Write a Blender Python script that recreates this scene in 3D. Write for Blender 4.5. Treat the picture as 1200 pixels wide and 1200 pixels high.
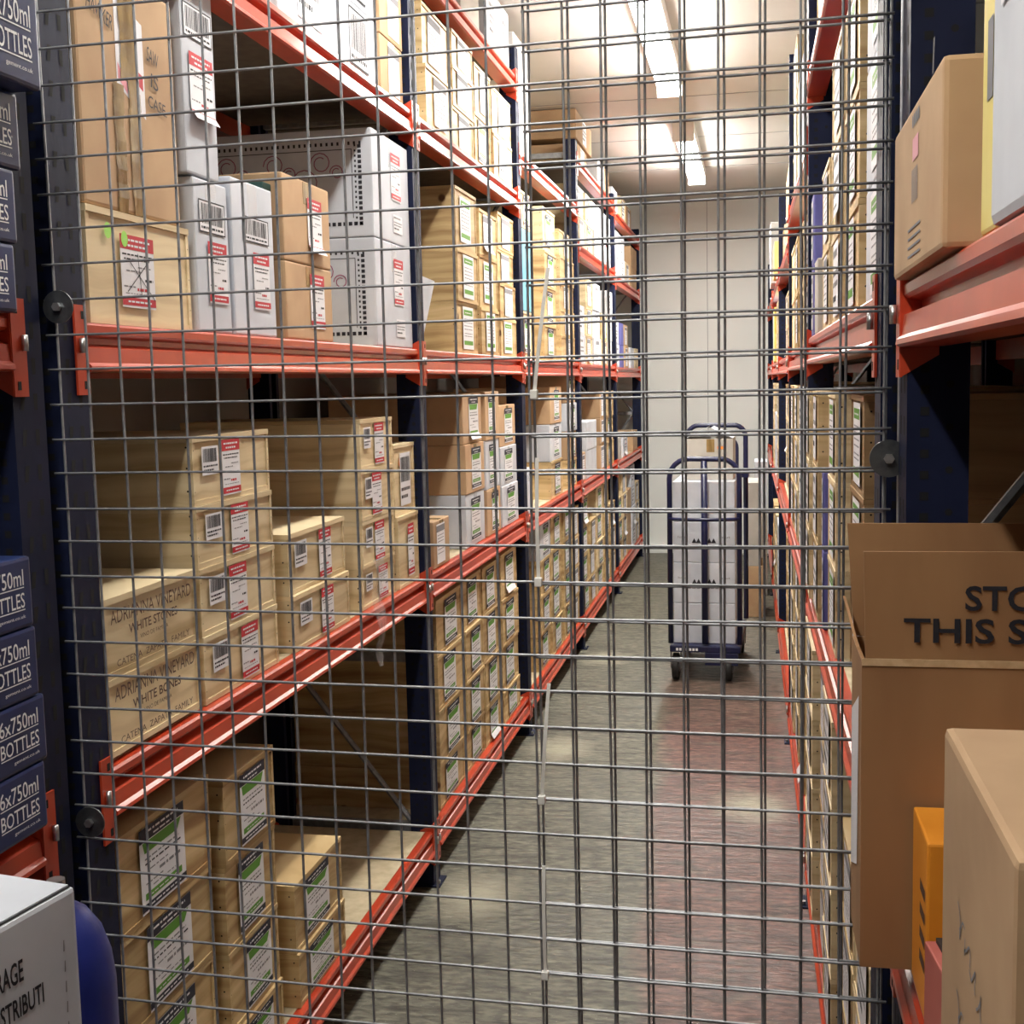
import bpy, bmesh, math, random
from mathutils import Matrix, Vector
rnd = random.Random(7)
C = bpy.context.scene.collection
for o in list(bpy.data.objects): bpy.data.objects.remove(o)
H = 1.58                     # eye height above the floor

# ---------------------------------------------------------------- camera
def rot(y, p, r):
    m = Matrix(((1,0,0),(0,0,-1),(0,1,0)))
    cy,sy,cp,sp,cr,sr = math.cos(y),math.sin(y),math.cos(p),math.sin(p),math.cos(r),math.sin(r)
    return Matrix(((cr,-sr,0),(sr,cr,0),(0,0,1))) @ Matrix(((1,0,0),(0,cp,-sp),(0,sp,cp))) @ Matrix(((cy,0,sy),(0,1,0),(-sy,0,cy))) @ m
R = rot(.1945, .104, -.023)
cam_d = bpy.data.cameras.new('camera'); cam = bpy.data.objects.new('camera', cam_d); C.objects.link(cam)
cam_d.sensor_width = 36; cam_d.lens = 36*1460/1200; cam_d.clip_start = .05
mw = Matrix((( R[0][0], -R[1][0], -R[2][0], 0), (R[0][1], -R[1][1], -R[2][1], 0), (R[0][2], -R[1][2], -R[2][2], H), (0,0,0,1)))
cam.matrix_world = mw
bpy.context.scene.camera = cam

# ---------------------------------------------------------------- world, light, exposure
sc = bpy.context.scene
sc.view_settings.view_transform = 'Standard'; sc.view_settings.look = 'None'
sc.view_settings.gamma = 1; sc.view_settings.use_curve_mapping = False
sc.view_settings.exposure = .42
w = bpy.data.worlds.new('world'); sc.world = w; w.use_nodes = True
w.node_tree.nodes['Background'].inputs[0].default_value = (.9, .95, 1, 1)
w.node_tree.nodes['Background'].inputs[1].default_value = .02
def area(name, loc, sx, sy, power, col=(1, .96, .89)):
    d = bpy.data.lights.new(name, 'AREA'); d.shape = 'RECTANGLE'; d.size = sx; d.size_y = sy
    d.energy = power; d.color = col
    o = bpy.data.objects.new(name, d); C.objects.link(o); o.location = loc
    return o
LIGHTS = [(-.43, 5.75, 34), (-.43, 8.75, 44), (-.60, 2.95, 17), (-.60, .35, 19)]   # x, y centre, watts of each ceiling batten
for i, (x, y, p) in enumerate(LIGHTS):
    area('batten_light', (x, y, H+1.40), .07, 1.7, p)

# ---------------------------------------------------------------- materials
MATS = {}
def newmat(name):
    m = bpy.data.materials.new(name); m.use_nodes = True
    return m, m.node_tree, m.node_tree.nodes['Principled BSDF']
def N(nt, t, **kw):
    n = nt.nodes.new(t)
    for k, v in kw.items():
        if k in n.inputs: n.inputs[k].default_value = v
        else: setattr(n, k, v)
    return n
def noise_mat(name, c1, c2, scale=(8, 8, 8), ns=1., rough=.6, bump=0., metal=0., detail=4, rand=0., lo=.35, hi=.65, spec=.5):
    m, nt, b = newmat(name)
    tc = N(nt, 'ShaderNodeTexCoord'); mp = N(nt, 'ShaderNodeMapping'); mp.inputs['Scale'].default_value = scale
    oi = N(nt, 'ShaderNodeObjectInfo'); add = N(nt, 'ShaderNodeVectorMath', operation='ADD')
    mul = N(nt, 'ShaderNodeVectorMath', operation='MULTIPLY'); mul.inputs[1].default_value = (17, 31, 43)
    nt.links.new(oi.outputs['Random'], mul.inputs[0]); nt.links.new(tc.outputs['Object'], mp.inputs['Vector'])
    nt.links.new(mp.outputs[0], add.inputs[0]); nt.links.new(mul.outputs[0], add.inputs[1])
    nz = N(nt, 'ShaderNodeTexNoise'); nz.inputs['Scale'].default_value = ns; nz.inputs['Detail'].default_value = detail
    nt.links.new(add.outputs[0], nz.inputs['Vector'])
    cr = N(nt, 'ShaderNodeValToRGB'); cr.color_ramp.elements[0].position = lo; cr.color_ramp.elements[1].position = hi
    cr.color_ramp.elements[0].color = (*c1, 1); cr.color_ramp.elements[1].color = (*c2, 1)
    nt.links.new(nz.outputs[0], cr.inputs[0])
    out = cr.outputs[0]
    if rand:
        hs = N(nt, 'ShaderNodeHueSaturation'); mr = N(nt, 'ShaderNodeMapRange')
        mr.inputs['To Min'].default_value = 1-rand; mr.inputs['To Max'].default_value = 1+rand
        nt.links.new(oi.outputs['Random'], mr.inputs['Value']); nt.links.new(mr.outputs[0], hs.inputs['Value'])
        nt.links.new(out, hs.inputs['Color']); out = hs.outputs[0]
    nt.links.new(out, b.inputs['Base Color'])
    b.inputs['Roughness'].default_value = rough; b.inputs['Metallic'].default_value = metal
    b.inputs['Specular IOR Level'].default_value = spec
    if bump:
        bp = N(nt, 'ShaderNodeBump'); bp.inputs['Strength'].default_value = bump; bp.inputs['Distance'].default_value = .002
        nt.links.new(nz.outputs[0], bp.inputs['Height']); nt.links.new(bp.outputs[0], b.inputs['Normal'])
    MATS[name] = m
    return m
def flat(name, c, rough=.6, metal=0., emit=None, es=0., alpha=None, spec=.5):
    m, nt, b = newmat(name)
    b.inputs['Base Color'].default_value = (*c, 1); b.inputs['Roughness'].default_value = rough; b.inputs['Metallic'].default_value = metal
    b.inputs['Specular IOR Level'].default_value = spec
    if emit: b.inputs['Emission Color'].default_value = (*emit, 1); b.inputs['Emission Strength'].default_value = es
    if alpha is not None: b.inputs['Alpha'].default_value = alpha
    MATS[name] = m; return m
def wood_mat(name, c1, c2, c3, knots=True, rough=.55):
    m, nt, b = newmat(name)
    tc = N(nt, 'ShaderNodeTexCoord'); oi = N(nt, 'ShaderNodeObjectInfo')
    mul = N(nt, 'ShaderNodeVectorMath', operation='MULTIPLY'); mul.inputs[1].default_value = (13, 7, 5)
    nt.links.new(oi.outputs['Random'], mul.inputs[0])
    add = N(nt, 'ShaderNodeVectorMath', operation='ADD')
    nt.links.new(tc.outputs['Object'], add.inputs[0]); nt.links.new(mul.outputs[0], add.inputs[1])
    mp = N(nt, 'ShaderNodeMapping'); mp.inputs['Scale'].default_value = (1.6, 1.6, 34)
    nt.links.new(add.outputs[0], mp.inputs[0])
    wob = N(nt, 'ShaderNodeTexNoise'); wob.inputs['Scale'].default_value = 5; nt.links.new(add.outputs[0], wob.inputs['Vector'])
    a2 = N(nt, 'ShaderNodeVectorMath', operation='MULTIPLY_ADD'); a2.inputs[1].default_value = (.0, .0, 1.6)
    nt.links.new(wob.outputs['Color'], a2.inputs[0]); nt.links.new(mp.outputs[0], a2.inputs[2])
    nz = N(nt, 'ShaderNodeTexNoise'); nz.inputs['Scale'].default_value = 1; nz.inputs['Detail'].default_value = 3
    nt.links.new(a2.outputs[0], nz.inputs['Vector'])
    cr = N(nt, 'ShaderNodeValToRGB'); e = cr.color_ramp.elements
    e[0].position = .3; e[0].color = (*c1, 1); e[1].position = .7; e[1].color = (*c3, 1)
    x = e.new(.48); x.color = (*c2, 1)
    nt.links.new(nz.outputs[0], cr.inputs[0]); out = cr.outputs[0]
    if knots:
        v = N(nt, 'ShaderNodeTexVoronoi'); v.inputs['Scale'].default_value = 5.5; nt.links.new(add.outputs[0], v.inputs['Vector'])
        mr = N(nt, 'ShaderNodeMapRange'); mr.inputs['From Min'].default_value = .05; mr.inputs['From Max'].default_value = .09
        mr.inputs['To Min'].default_value = 1; mr.inputs['To Max'].default_value = 0
        nt.links.new(v.outputs['Distance'], mr.inputs['Value'])
        mx = N(nt, 'ShaderNodeMix', data_type='RGBA'); mx.inputs[7].default_value = (.12, .05, .02, 1)
        nt.links.new(mr.outputs[0], mx.inputs[0]); nt.links.new(out, mx.inputs[6]); out = mx.outputs[2]
    hs = N(nt, 'ShaderNodeHueSaturation'); mr2 = N(nt, 'ShaderNodeMapRange')
    mr2.inputs['To Min'].default_value = .84; mr2.inputs['To Max'].default_value = 1.1
    nt.links.new(oi.outputs['Random'], mr2.inputs['Value']); nt.links.new(mr2.outputs[0], hs.inputs['Value'])
    nt.links.new(out, hs.inputs['Color']); nt.links.new(hs.outputs[0], b.inputs['Base Color'])
    b.inputs['Roughness'].default_value = rough
    MATS[name] = m; return m

wood_mat('pine', (.35, .21, .085), (.55, .39, .185), (.70, .53, .29))
wood_mat('pale_pine', (.50, .36, .185), (.72, .575, .345), (.82, .69, .45), knots=False)
wood_mat('dark_pine', (.22, .13, .06), (.32, .20, .095), (.40, .27, .14))
noise_mat('carton', (.43, .275, .155), (.53, .355, .205), (3, 3, 3), 2., .85, rand=.12)
noise_mat('brown_board', (.29, .145, .060), (.39, .21, .092), (4, 4, 1), 2., .8, rand=.04, bump=.2)
noise_mat('board_edge', (.55, .36, .19), (.66, .46, .26), (30, 30, 30), 3., .85)
noise_mat('white_card', (.52, .55, .61), (.64, .67, .73), (3, 3, 3), 2., .7, rand=.06)
noise_mat('grey_card', (.42, .40, .36), (.52, .49, .44), (3, 3, 3), 2., .8)
noise_mat('blue_card', (.005, .016, .075), (.008, .023, .105), (6, 6, 6), 2., .38)
noise_mat('sky_card', (.12, .36, .48), (.17, .43, .55), (3, 3, 3), 2., .6)
noise_mat('green_card', (.010, .045, .040), (.016, .060, .052), (3, 3, 3), 2., .5)
noise_mat('purple_card', (.10, .10, .34), (.14, .14, .42), (3, 3, 3), 2., .6)
noise_mat('yellow_card', (.75, .62, .16), (.85, .74, .28), (3, 3, 3), 2., .6)
noise_mat('orange_card', (.78, .27, .015), (.88, .34, .03), (3, 3, 3), 2., .6)
noise_mat('pink_card', (.42, .10, .08), (.50, .14, .11), (3, 3, 3), 2., .6)
noise_mat('orange_paint', (.43, .042, .015), (.52, .058, .021), (5, 5, 5), 2., .28, spec=.6, bump=.05)
noise_mat('navy_paint', (.006, .009, .028), (.010, .014, .042), (5, 5, 5), 2., .55, spec=.14)
noise_mat('trolley_paint', (.006, .009, .045), (.010, .013, .065), (5, 5, 5), 2., .35)
noise_mat('blue_plastic', (.007, .014, .12), (.010, .020, .16), (5, 5, 5), 2., .4)
noise_mat('shelf_board', (.46, .38, .24), (.58, .49, .33), (5, 5, 5), 6., .8)
noise_mat('galv', (.25, .26, .28), (.36, .37, .39), (20, 20, 20), 3., .45, metal=.6)
noise_mat('steel', (.5, .5, .5), (.66, .66, .66), (20, 20, 20), 3., .3, metal=.9)
noise_mat('dark_steel', (.10, .11, .12), (.16, .17, .18), (20, 20, 20), 3., .35, metal=.8)
noise_mat('shaded_wall_panel', (.20, .19, .175), (.25, .24, .22), (.6, .6, .6), 2., .6)  # white wall panel darkened: the shade behind the racks is in the colour
noise_mat('shaded_underside', (.10, .085, .07), (.13, .11, .09), (5, 5, 5), 6., .85)  # shade beneath the shelves, painted as a dark board underside
noise_mat('wall_panel', (.76, .78, .75), (.80, .82, .79), (.6, .6, .6), 2., .5)
noise_mat('ceiling_panel', (.54, .52, .485), (.60, .58, .54), (.6, .6, .6), 2., .5)
noise_mat('rubber', (.012, .012, .012), (.03, .03, .03), (9, 9, 9), 3., .6)
noise_mat('foam', (.78, .78, .76), (.86, .86, .84), (9, 9, 9), 3., .8)
noise_mat('tape', (.20, .125, .045), (.36, .25, .11), (20, 60, 6), 2., .18, bump=.6)
tp = noise_mat('tie_plastic', (.88, .88, .84), (.94, .94, .90), (9, 9, 9), 3., .4)
tp.node_tree.nodes['Principled BSDF'].inputs['Transmission Weight'].default_value = .0
tp.node_tree.nodes['Principled BSDF'].inputs['Subsurface Weight'].default_value = .9
tp.node_tree.nodes['Principled BSDF'].inputs['Subsurface Radius'].default_value = (.01, .01, .01)
flat('hole', (.002, .002, .003), .9)
flat('ink', (.012, .012, .02), .7); flat('brown_ink', (.10, .045, .03), .7); flat('soft_ink', (.22, .22, .24), .8)
flat('maroon_ink', (.30, .08, .16), .7); flat('white_ink', (.85, .86, .88), .6); flat('red_ink', (.52, .015, .03), .6)
flat('green_ink', (.10, .30, .03), .6); flat('paper', (.80, .80, .84), .6); flat('paper_cream', (.78, .78, .66), .6)
flat('black_ink', (.010, .012, .03), .6); flat('orange_ink', (.85, .25, .03), .6); flat('lime', (.36, .75, .12), .6)
flat('pink_ink', (.72, .30, .36), .6)
flat('tube_glow', (1, 1, 1), .5, emit=(1, .97, .90), es=60); flat('tube_glow_soft', (1, 1, 1), .5, emit=(1, .97, .90), es=20); flat('fitting', (.8, .8, .78), .5)
flat('film', (.95, .95, .97), .08, alpha=.16)

def floor_mat():
    m, nt, b = newmat('floor_concrete')
    tc = N(nt, 'ShaderNodeTexCoord')
    def noise(scale, det, sc3):
        mp = N(nt, 'ShaderNodeMapping'); mp.inputs['Scale'].default_value = sc3
        nt.links.new(tc.outputs['Object'], mp.inputs[0])
        n = N(nt, 'ShaderNodeTexNoise'); n.inputs['Scale'].default_value = scale; n.inputs['Detail'].default_value = det
        nt.links.new(mp.outputs[0], n.inputs['Vector']); return n
    def ramp(src, p0, c0, p1, c1):
        cr = N(nt, 'ShaderNodeValToRGB'); e = cr.color_ramp.elements
        e[0].position = p0; e[0].color = (*c0, 1); e[1].position = p1; e[1].color = (*c1, 1)
        nt.links.new(src, cr.inputs[0]); return cr.outputs[0]
    def mix(f, a, c, mode='MIX'):
        mx = N(nt, 'ShaderNodeMix', data_type='RGBA', blend_type=mode)
        if isinstance(f, float): mx.inputs[0].default_value = f
        else: nt.links.new(f, mx.inputs[0])
        for k, v in ((6, a), (7, c)):
            if isinstance(v, tuple): mx.inputs[k].default_value = (*v, 1)
            else: nt.links.new(v, mx.inputs[k])
        return mx.outputs[2]
    big = noise(1.3, 5, (1, 1, 1)); fine = noise(26, 6, (1, 2.5, 1)); ridge = noise(6, 9, (1.0, 5, 1)); speck = noise(120, 2, (1, 1, 1))
    grey = ramp(big.outputs[0], .3, (.115, .112, .082), .7, (.165, .160, .122))
    red = ramp(big.outputs[0], .3, (.15, .072, .060), .7, (.20, .105, .090))
    sx = N(nt, 'ShaderNodeSeparateXYZ'); nt.links.new(tc.outputs['Object'], sx.inputs[0])
    def math_(op, a, c):
        q = N(nt, 'ShaderNodeMath', operation=op)
        for k, v in ((0, a), (1, c)):
            if isinstance(v, (int, float)): q.inputs[k].default_value = v
            else: nt.links.new(v, q.inputs[k])
        return q.outputs[0]
    edge = math_('ADD', sx.outputs[0], math_('MULTIPLY', math_('SUBTRACT', noise(2.2, 5, (1, .7, 1)).outputs[0], .5), .22))
    def mr(src, a, c, to0=0., to1=1.):
        q = N(nt, 'ShaderNodeMapRange'); q.inputs['From Min'].default_value = a; q.inputs['From Max'].default_value = c
        q.inputs['To Min'].default_value = to0; q.inputs['To Max'].default_value = to1
        nt.links.new(src, q.inputs['Value']); return q.outputs[0]
    mask = math_('MULTIPLY', mr(math_('ADD', edge, math_('MULTIPLY', sx.outputs[1], .047)), -.19, -.12), mr(sx.outputs[1], 5.4, 7.2, 1., .15))
    mask = math_('MULTIPLY', mask, mr(noise(7, 6, (1, 2, 1)).outputs[0], .30, .46, .45, 1.))
    col = mix(mask, grey, red)
    dark = ramp(ridge.outputs[0], .36, (.25, .24, .22), .56, (1.10, 1.10, 1.08))
    col = mix(.72, col, dark, 'MULTIPLY')
    col = mix(.8, col, ramp(fine.outputs[0], .38, (.32, .30, .28), .62, (1.3, 1.3, 1.28)), 'MULTIPLY')
    sp = ramp(speck.outputs[0], .70, (0, 0, 0), .76, (1, 1, 1))
    col = mix(sp, col, (.42, .40, .34))
    # dusty pale stains by the drilled feet
    for (fx, fy) in ((-.86, 3.62), (-.84, 5.18), (-.84, 6.95), (-.02, 4.55)):
        vx = math_('SUBTRACT', sx.outputs[0], fx); vy = math_('SUBTRACT', sx.outputs[1], fy)
        d = math_('SQRT', math_('ADD', math_('MULTIPLY', vx, vx), math_('MULTIPLY', math_('MULTIPLY', vy, vy), .6)), 0)
        d = math_('ADD', d, math_('MULTIPLY', noise(9, 4, (1, 1, 1)).outputs[0], .14))
        col = mix(mr(d, .10, .24, .75, 0.), col, (.40, .38, .28))
    nt.links.new(col, b.inputs['Base Color'])
    nt.links.new(mr(big.outputs[0], .3, .7, .42, .62), b.inputs['Roughness'])
    bp = N(nt, 'ShaderNodeBump'); bp.inputs['Strength'].default_value = .8; bp.inputs['Distance'].default_value = .012
    nt.links.new(math_('ADD', ridge.outputs[0], math_('MULTIPLY', fine.outputs[0], .5)), bp.inputs['Height'])
    nt.links.new(bp.outputs[0], b.inputs['Normal'])
    MATS['floor'] = m
floor_mat()

# ---------------------------------------------------------------- mesh helpers
class MB:
    """collects faces; build() links them as one mesh object"""
    def __init__(s): s.v = []; s.f = []; s.m = []; s.slots = []
    def mi(s, mat):
        if mat not in s.slots: s.slots.append(mat)
        return s.slots.index(mat)
    def faces(s, vs, fs, mat):
        n = len(s.v); s.v += [tuple(p) for p in vs]; k = s.mi(mat)
        for f in fs: s.f.append([i+n for i in f]); s.m.append(k)
    def box(s, x0, x1, y0, y1, z0, z1, mat):
        s.faces([(x0,y0,z0),(x1,y0,z0),(x1,y1,z0),(x0,y1,z0),(x0,y0,z1),(x1,y0,z1),(x1,y1,z1),(x0,y1,z1)],
                [(0,3,2,1),(4,5,6,7),(0,1,5,4),(1,2,6,5),(2,3,7,6),(3,0,4,7)], mat)
    def rbox(s, x0, x1, y0, y1, z0, z1, mat, r=.004):
        bm = bmesh.new(); bmesh.ops.create_cube(bm, size=1)
        for v in bm.verts: v.co = ((x0+x1)/2+v.co.x*(x1-x0), (y0+y1)/2+v.co.y*(y1-y0), (z0+z1)/2+v.co.z*(z1-z0))
        bmesh.ops.bevel(bm, geom=bm.edges[:], offset=r, segments=2, affect='EDGES', profile=.6)
        bm.verts.index_update(); s.faces([v.co[:] for v in bm.verts], [[v.index for v in f.verts] for f in bm.faces], mat); bm.free()
    def quad(s, a, b, c, d, mat): s.faces([a, b, c, d], [(0,1,2,3)], mat)
    def tube(s, pts, r, mat, n=8, cap=True):
        pts = [Vector(p) for p in pts]; rings = []
        up = None
        for i, p in enumerate(pts):
            t = (pts[min(i+1, len(pts)-1)] - pts[max(i-1, 0)]).normalized()
            if up is None: up = Vector((0,0,1)) if abs(t.z) < .9 else Vector((1,0,0))
            a = t.cross(up).normalized(); b = a.cross(t).normalized(); up = b
            rings.append([p + (a*math.cos(k*2*math.pi/n) + b*math.sin(k*2*math.pi/n))*r for k in range(n)])
        vs = [q for rg in rings for q in rg]; fs = []
        for i in range(len(rings)-1):
            for k in range(n): fs.append((i*n+k, i*n+(k+1)%n, (i+1)*n+(k+1)%n, (i+1)*n+k))
        if cap: fs += [tuple(range(n))[::-1], tuple((len(rings)-1)*n+k for k in range(n))]
        s.faces(vs, fs, mat)
    def prism_y(s, prof, y0, y1, mat):
        n = len(prof); vs = [(x, y0, z) for x, z in prof] + [(x, y1, z) for x, z in prof]
        fs = [(i, (i+1)%n, n+(i+1)%n, n+i) for i in range(n)] + [tuple(range(n))[::-1], tuple(range(n, 2*n))]
        s.faces(vs, fs, mat)
    def disc(s, c, axis, r, h, mat, n=16):
        c = Vector(c); a = Vector(axis).normalized(); s.tube([c, c+a*h], r, mat, n)
    def mesh(s, name):
        me = bpy.data.meshes.new(name); me.from_pydata(s.v, [], s.f)
        for k in s.slots: me.materials.append(MATS[k])
        me.polygons.foreach_set('material_index', s.m); me.update()
        bm = bmesh.new(); bm.from_mesh(me); bmesh.ops.recalc_face_normals(bm, faces=bm.faces[:]); bm.to_mesh(me); bm.free()
        return me
    def build(s, name, parent=None, smooth=False):
        me = s.mesh(name); o = link(name, me, parent)
        if smooth:
            for p in me.polygons: p.use_smooth = True
        return o
def link(name, data, parent=None):
    o = bpy.data.objects.new(name, data); C.objects.link(o)
    if parent: o.parent = parent
    return o
def tag(o, label, cat, group=None, kind=None):
    if label: o['label'] = label
    if cat: o['category'] = cat
    if group: o['group'] = group
    if kind: o['kind'] = kind
    return o
def thing(name, label, cat, loc=(0,0,0), rz=0, group=None):
    o = link(name, None); o.empty_display_size = .05
    o.location = loc; o.rotation_euler = (0,0,rz)
    return tag(o, label, cat, group)
def struct(name, mb, label=None):
    o = mb.build(name); o['kind'] = 'structure'
    if label: o['label'] = label
    return o

TXT = {}
def text_mesh(s, mat, bold=0., align='CENTER', shear=0., space=1.):
    key = (s, mat, bold, align, shear, space)
    if key not in TXT:
        cu = bpy.data.curves.new('text', 'FONT'); cu.body = s; cu.align_x = align; cu.align_y = 'BOTTOM_BASELINE' if False else 'BOTTOM'
        cu.size = 1; cu.offset = bold; cu.shear = shear; cu.space_character = space; cu.resolution_u = 3
        o = bpy.data.objects.new('text', cu); C.objects.link(o)
        dg = bpy.context.evaluated_depsgraph_get(); me = bpy.data.meshes.new_from_object(o.evaluated_get(dg))
        bpy.data.objects.remove(o); me.materials.clear(); me.materials.append(MATS[mat]); me.name = 'lettering'
        zs = [v.co.y for v in me.vertices]; xs = [v.co.x for v in me.vertices]
        TXT[key] = (me, min(xs), max(xs), min(zs), max(zs))
    return TXT[key]
def text_into(mb, s, x, y, z, h, mat, width=None, bold=0., rot=0., align='c', plane='front'):
    """letters of cap height h on the local plane y (facing -y), added to a part's mesh"""
    me, a, b, c, d = text_mesh(s, mat, bold)
    k = h/(d-c); kx = (width/(b-a)) if width else k
    cx = (a+b)/2 if align == 'c' else (a if align == 'l' else b)
    cr, sr = math.cos(rot), math.sin(rot); vs = []
    for v in me.vertices:
        u = (v.co.x-cx)*kx; t = (v.co.y-c)*k
        u, t = u*cr - t*sr, u*sr + t*cr
        vs.append((x+u, y, z+t))
    mb.faces(vs, [list(p.vertices) for p in me.polygons], mat)

# ---------------------------------------------------------------- the room
XL, XR_, YB, YF = -1.66, .86, 11.35, -2.2
CE = H + 1.56
mb = MB(); mb.box(XL-.1, XR_+.1, YF-.1, YB+.1, -.1, 0, 'floor'); struct('floor', mb, 'grey concrete aisle floor with worn red paint on the right')
mb = MB(); mb.box(XL-.1, XR_+.1, YF-.1, YB+.1, CE, CE+.1, 'ceiling_panel')
for y in (1.2, 2.4, 3.6, 4.8, 6, 7.2, 8.4, 9.6, 10.8): mb.box(XL, XR_, y-.002, y+.002, CE-.002, CE+.01, 'soft_ink')
struct('ceiling', mb)
mb = MB(); mb.box(XL-.1, XL, YF, YB, 0, CE, 'shaded_wall_panel'); struct('wall_left', mb)
mb = MB(); mb.box(XR_, XR_+.1, YF, YB, 0, CE, 'shaded_wall_panel'); struct('wall_right', mb)
mb = MB(); mb.box(XL-.1, XR_+.1, YB, YB+.1, 0, CE, 'wall_panel')
for x in (-1.5, -.42, .66): mb.box(x-.002, x+.002, YB-.0015, YB+.01, .09, CE, 'soft_ink')
struct('wall_back', mb)
mb = MB(); mb.box(XL-.1, XR_+.1, YF-.1, YF, 0, CE, 'shaded_wall_panel'); struct('wall_front', mb)
mb = MB(); mb.prism_y([(0,0)]*3, 0, 0, 'wall_panel') if False else mb.box(XL, XR_, YB-.06, YB, 0, .07, 'wall_panel'); struct('baseboard_back', mb)

# ceiling battens
for i, (x, y, p) in enumerate(LIGHTS):
    lab = ['white tube light batten on the ceiling above the middle of the aisle', 'white tube light batten near the back wall of the aisle',
           'white tube light batten above the first left bay', 'white tube light batten on the near side of the mesh'][i]
    t = thing('ceiling_light', lab, 'light', (x, y, CE), 0, 'ceiling tube lights')
    mb = MB(); mb.rbox(-.065, .065, -.868, .868, -.075, 0, 'fitting', .008)
    mb.build('housing', t)
    mb = MB()
    for dx in (-.034, .034):
        mb = MB(); mb.tube([(dx, -.87, -.100), (dx, .87, -.100)], .016, 'tube_glow' if i < 2 else 'tube_glow_soft', 10); mb.build('tube', t, True)
    for yy in (-.885, .885):
        mb = MB(); mb.rbox(-.065, .065, yy-.015, yy+.015, -.125, 0, 'fitting', .006); mb.build('end_cap', t)

# ---------------------------------------------------------------- pallet racking
def xl(y): return -1.0
def xr(y): return .174 if y < 1.64 else .158 - .0055*(y-1.7)
PW = .078
def post_mesh(hgt, facing):
    """open channel post, front face at x=0 looking along +x*facing; width along y, centred"""
    mb = MB(); d = .07; f = facing; hw = PW/2; th = .002
    def bx(xa, xb, *r): mb.box(min(xa, xb), max(xa, xb), *r)
    bx(0, -f*th, -hw, hw, 0, hgt, 'navy_paint')
    bx(-f*th, -f*d, -hw, -hw+th, 0, hgt, 'navy_paint'); bx(-f*th, -f*d, hw-th, hw, 0, hgt, 'navy_paint')
    bx(-f*(d-th), -f*d, -hw+th, -hw+.02, 0, hgt, 'navy_paint'); bx(-f*(d-th), -f*d, hw-.02, hw-th, 0, hgt, 'navy_paint')
    z = .06
    while z < hgt-.03:
        for s in (-1, 1):
            y = s*.016
            mb.faces([(f*.0004, y-.0055+s*.001, z-.010), (f*.0004, y+.0030+s*.001, z-.010), (f*.0004, y+.0060-s*.001, z+.013), (f*.0004, y-.0045-s*.001, z+.013)], [(0,1,2,3)], 'hole')
        for s in (-1, 1):
            yy = s*(hw+.0004)
            for k in (0, 1):
                zz = z + k*.025 - .006
                mb.faces([(-f*.015, yy, zz-.005), (-f*.025, yy, zz-.005), (-f*.025, yy, zz+.005), (-f*.015, yy, zz+.005)], [(0,1,2,3)], 'hole')
            mb.faces([(-f*(.048+.0045*math.cos(a)), yy, z+.0045*math.sin(a)) for a in [q*math.pi/4 for q in range(8)]], [tuple(range(8))], 'hole')
        z += .05
    return mb
PM = {}
def frame(side, y, hgt, label, depth=.55):
    f = 1 if side == 'L' else -1
    x = xl(y) if side == 'L' else xr(y)
    t = thing('upright_frame', label, 'rack upright', (x, y, 0), 0, 'navy rack uprights')
    key = (round(hgt, 2), f)
    if key not in PM: PM[key] = post_mesh(hgt-.006, f).mesh('post')
    a = link('post', PM[key], t); a.location = (0, 0, .006)
    key2 = (round(hgt, 2), -f)
    if key2 not in PM: PM[key2] = post_mesh(hgt-.006, -f).mesh('post')
    b = link('post', PM[key2], t); b.location = (-f*depth, 0, .006)
    for xx in (0, -f*depth):
        sg = -1 if xx == 0 else 1
        mb = MB(); cx = xx + sg*f*.035
        mb.box(cx-.055, cx+.055, -.045, .045, 0, .005, 'navy_paint')
        mb.disc((cx+f*.045, -.02, .005), (0,0,1), .007, .010, 'steel', 6); mb.build('foot_plate', t)
    zs = [.18]
    while zs[-1]+.55 < hgt-.1: zs.append(zs[-1]+.55)
    zs.append(hgt-.08)
    for z in zs:
        mb = MB(); mb.box(min(-f*.075, -f*(depth-.075)), max(-f*.075, -f*(depth-.075)), -.012, .012, z-.015, z+.015, 'galv'); mb.build('horizontal_brace', t)
    for i in range(len(zs)-1):
        p, q = ((-f*.08, 0, zs[i]+.02), (-f*(depth-.08), 0, zs[i+1]-.02))
        if i % 2: p, q = ((-f*(depth-.08), 0, zs[i]+.02), (-f*.08, 0, zs[i+1]-.02))
        mb = MB(); mb.tube([p, q], .009, 'galv', 6); mb.build('diagonal_brace', t)
    return t
PROF = [(-.045, .053), (-.022, .053), (-.022, .075), (-.004, .075), (0, .071), (0, .060), (-.004, .056), (-.020, .053), (-.020, .044), (0, .037), (.002, .014), (.008, .009), (.009, .003), (.004, 0), (-.045, 0)]
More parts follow.
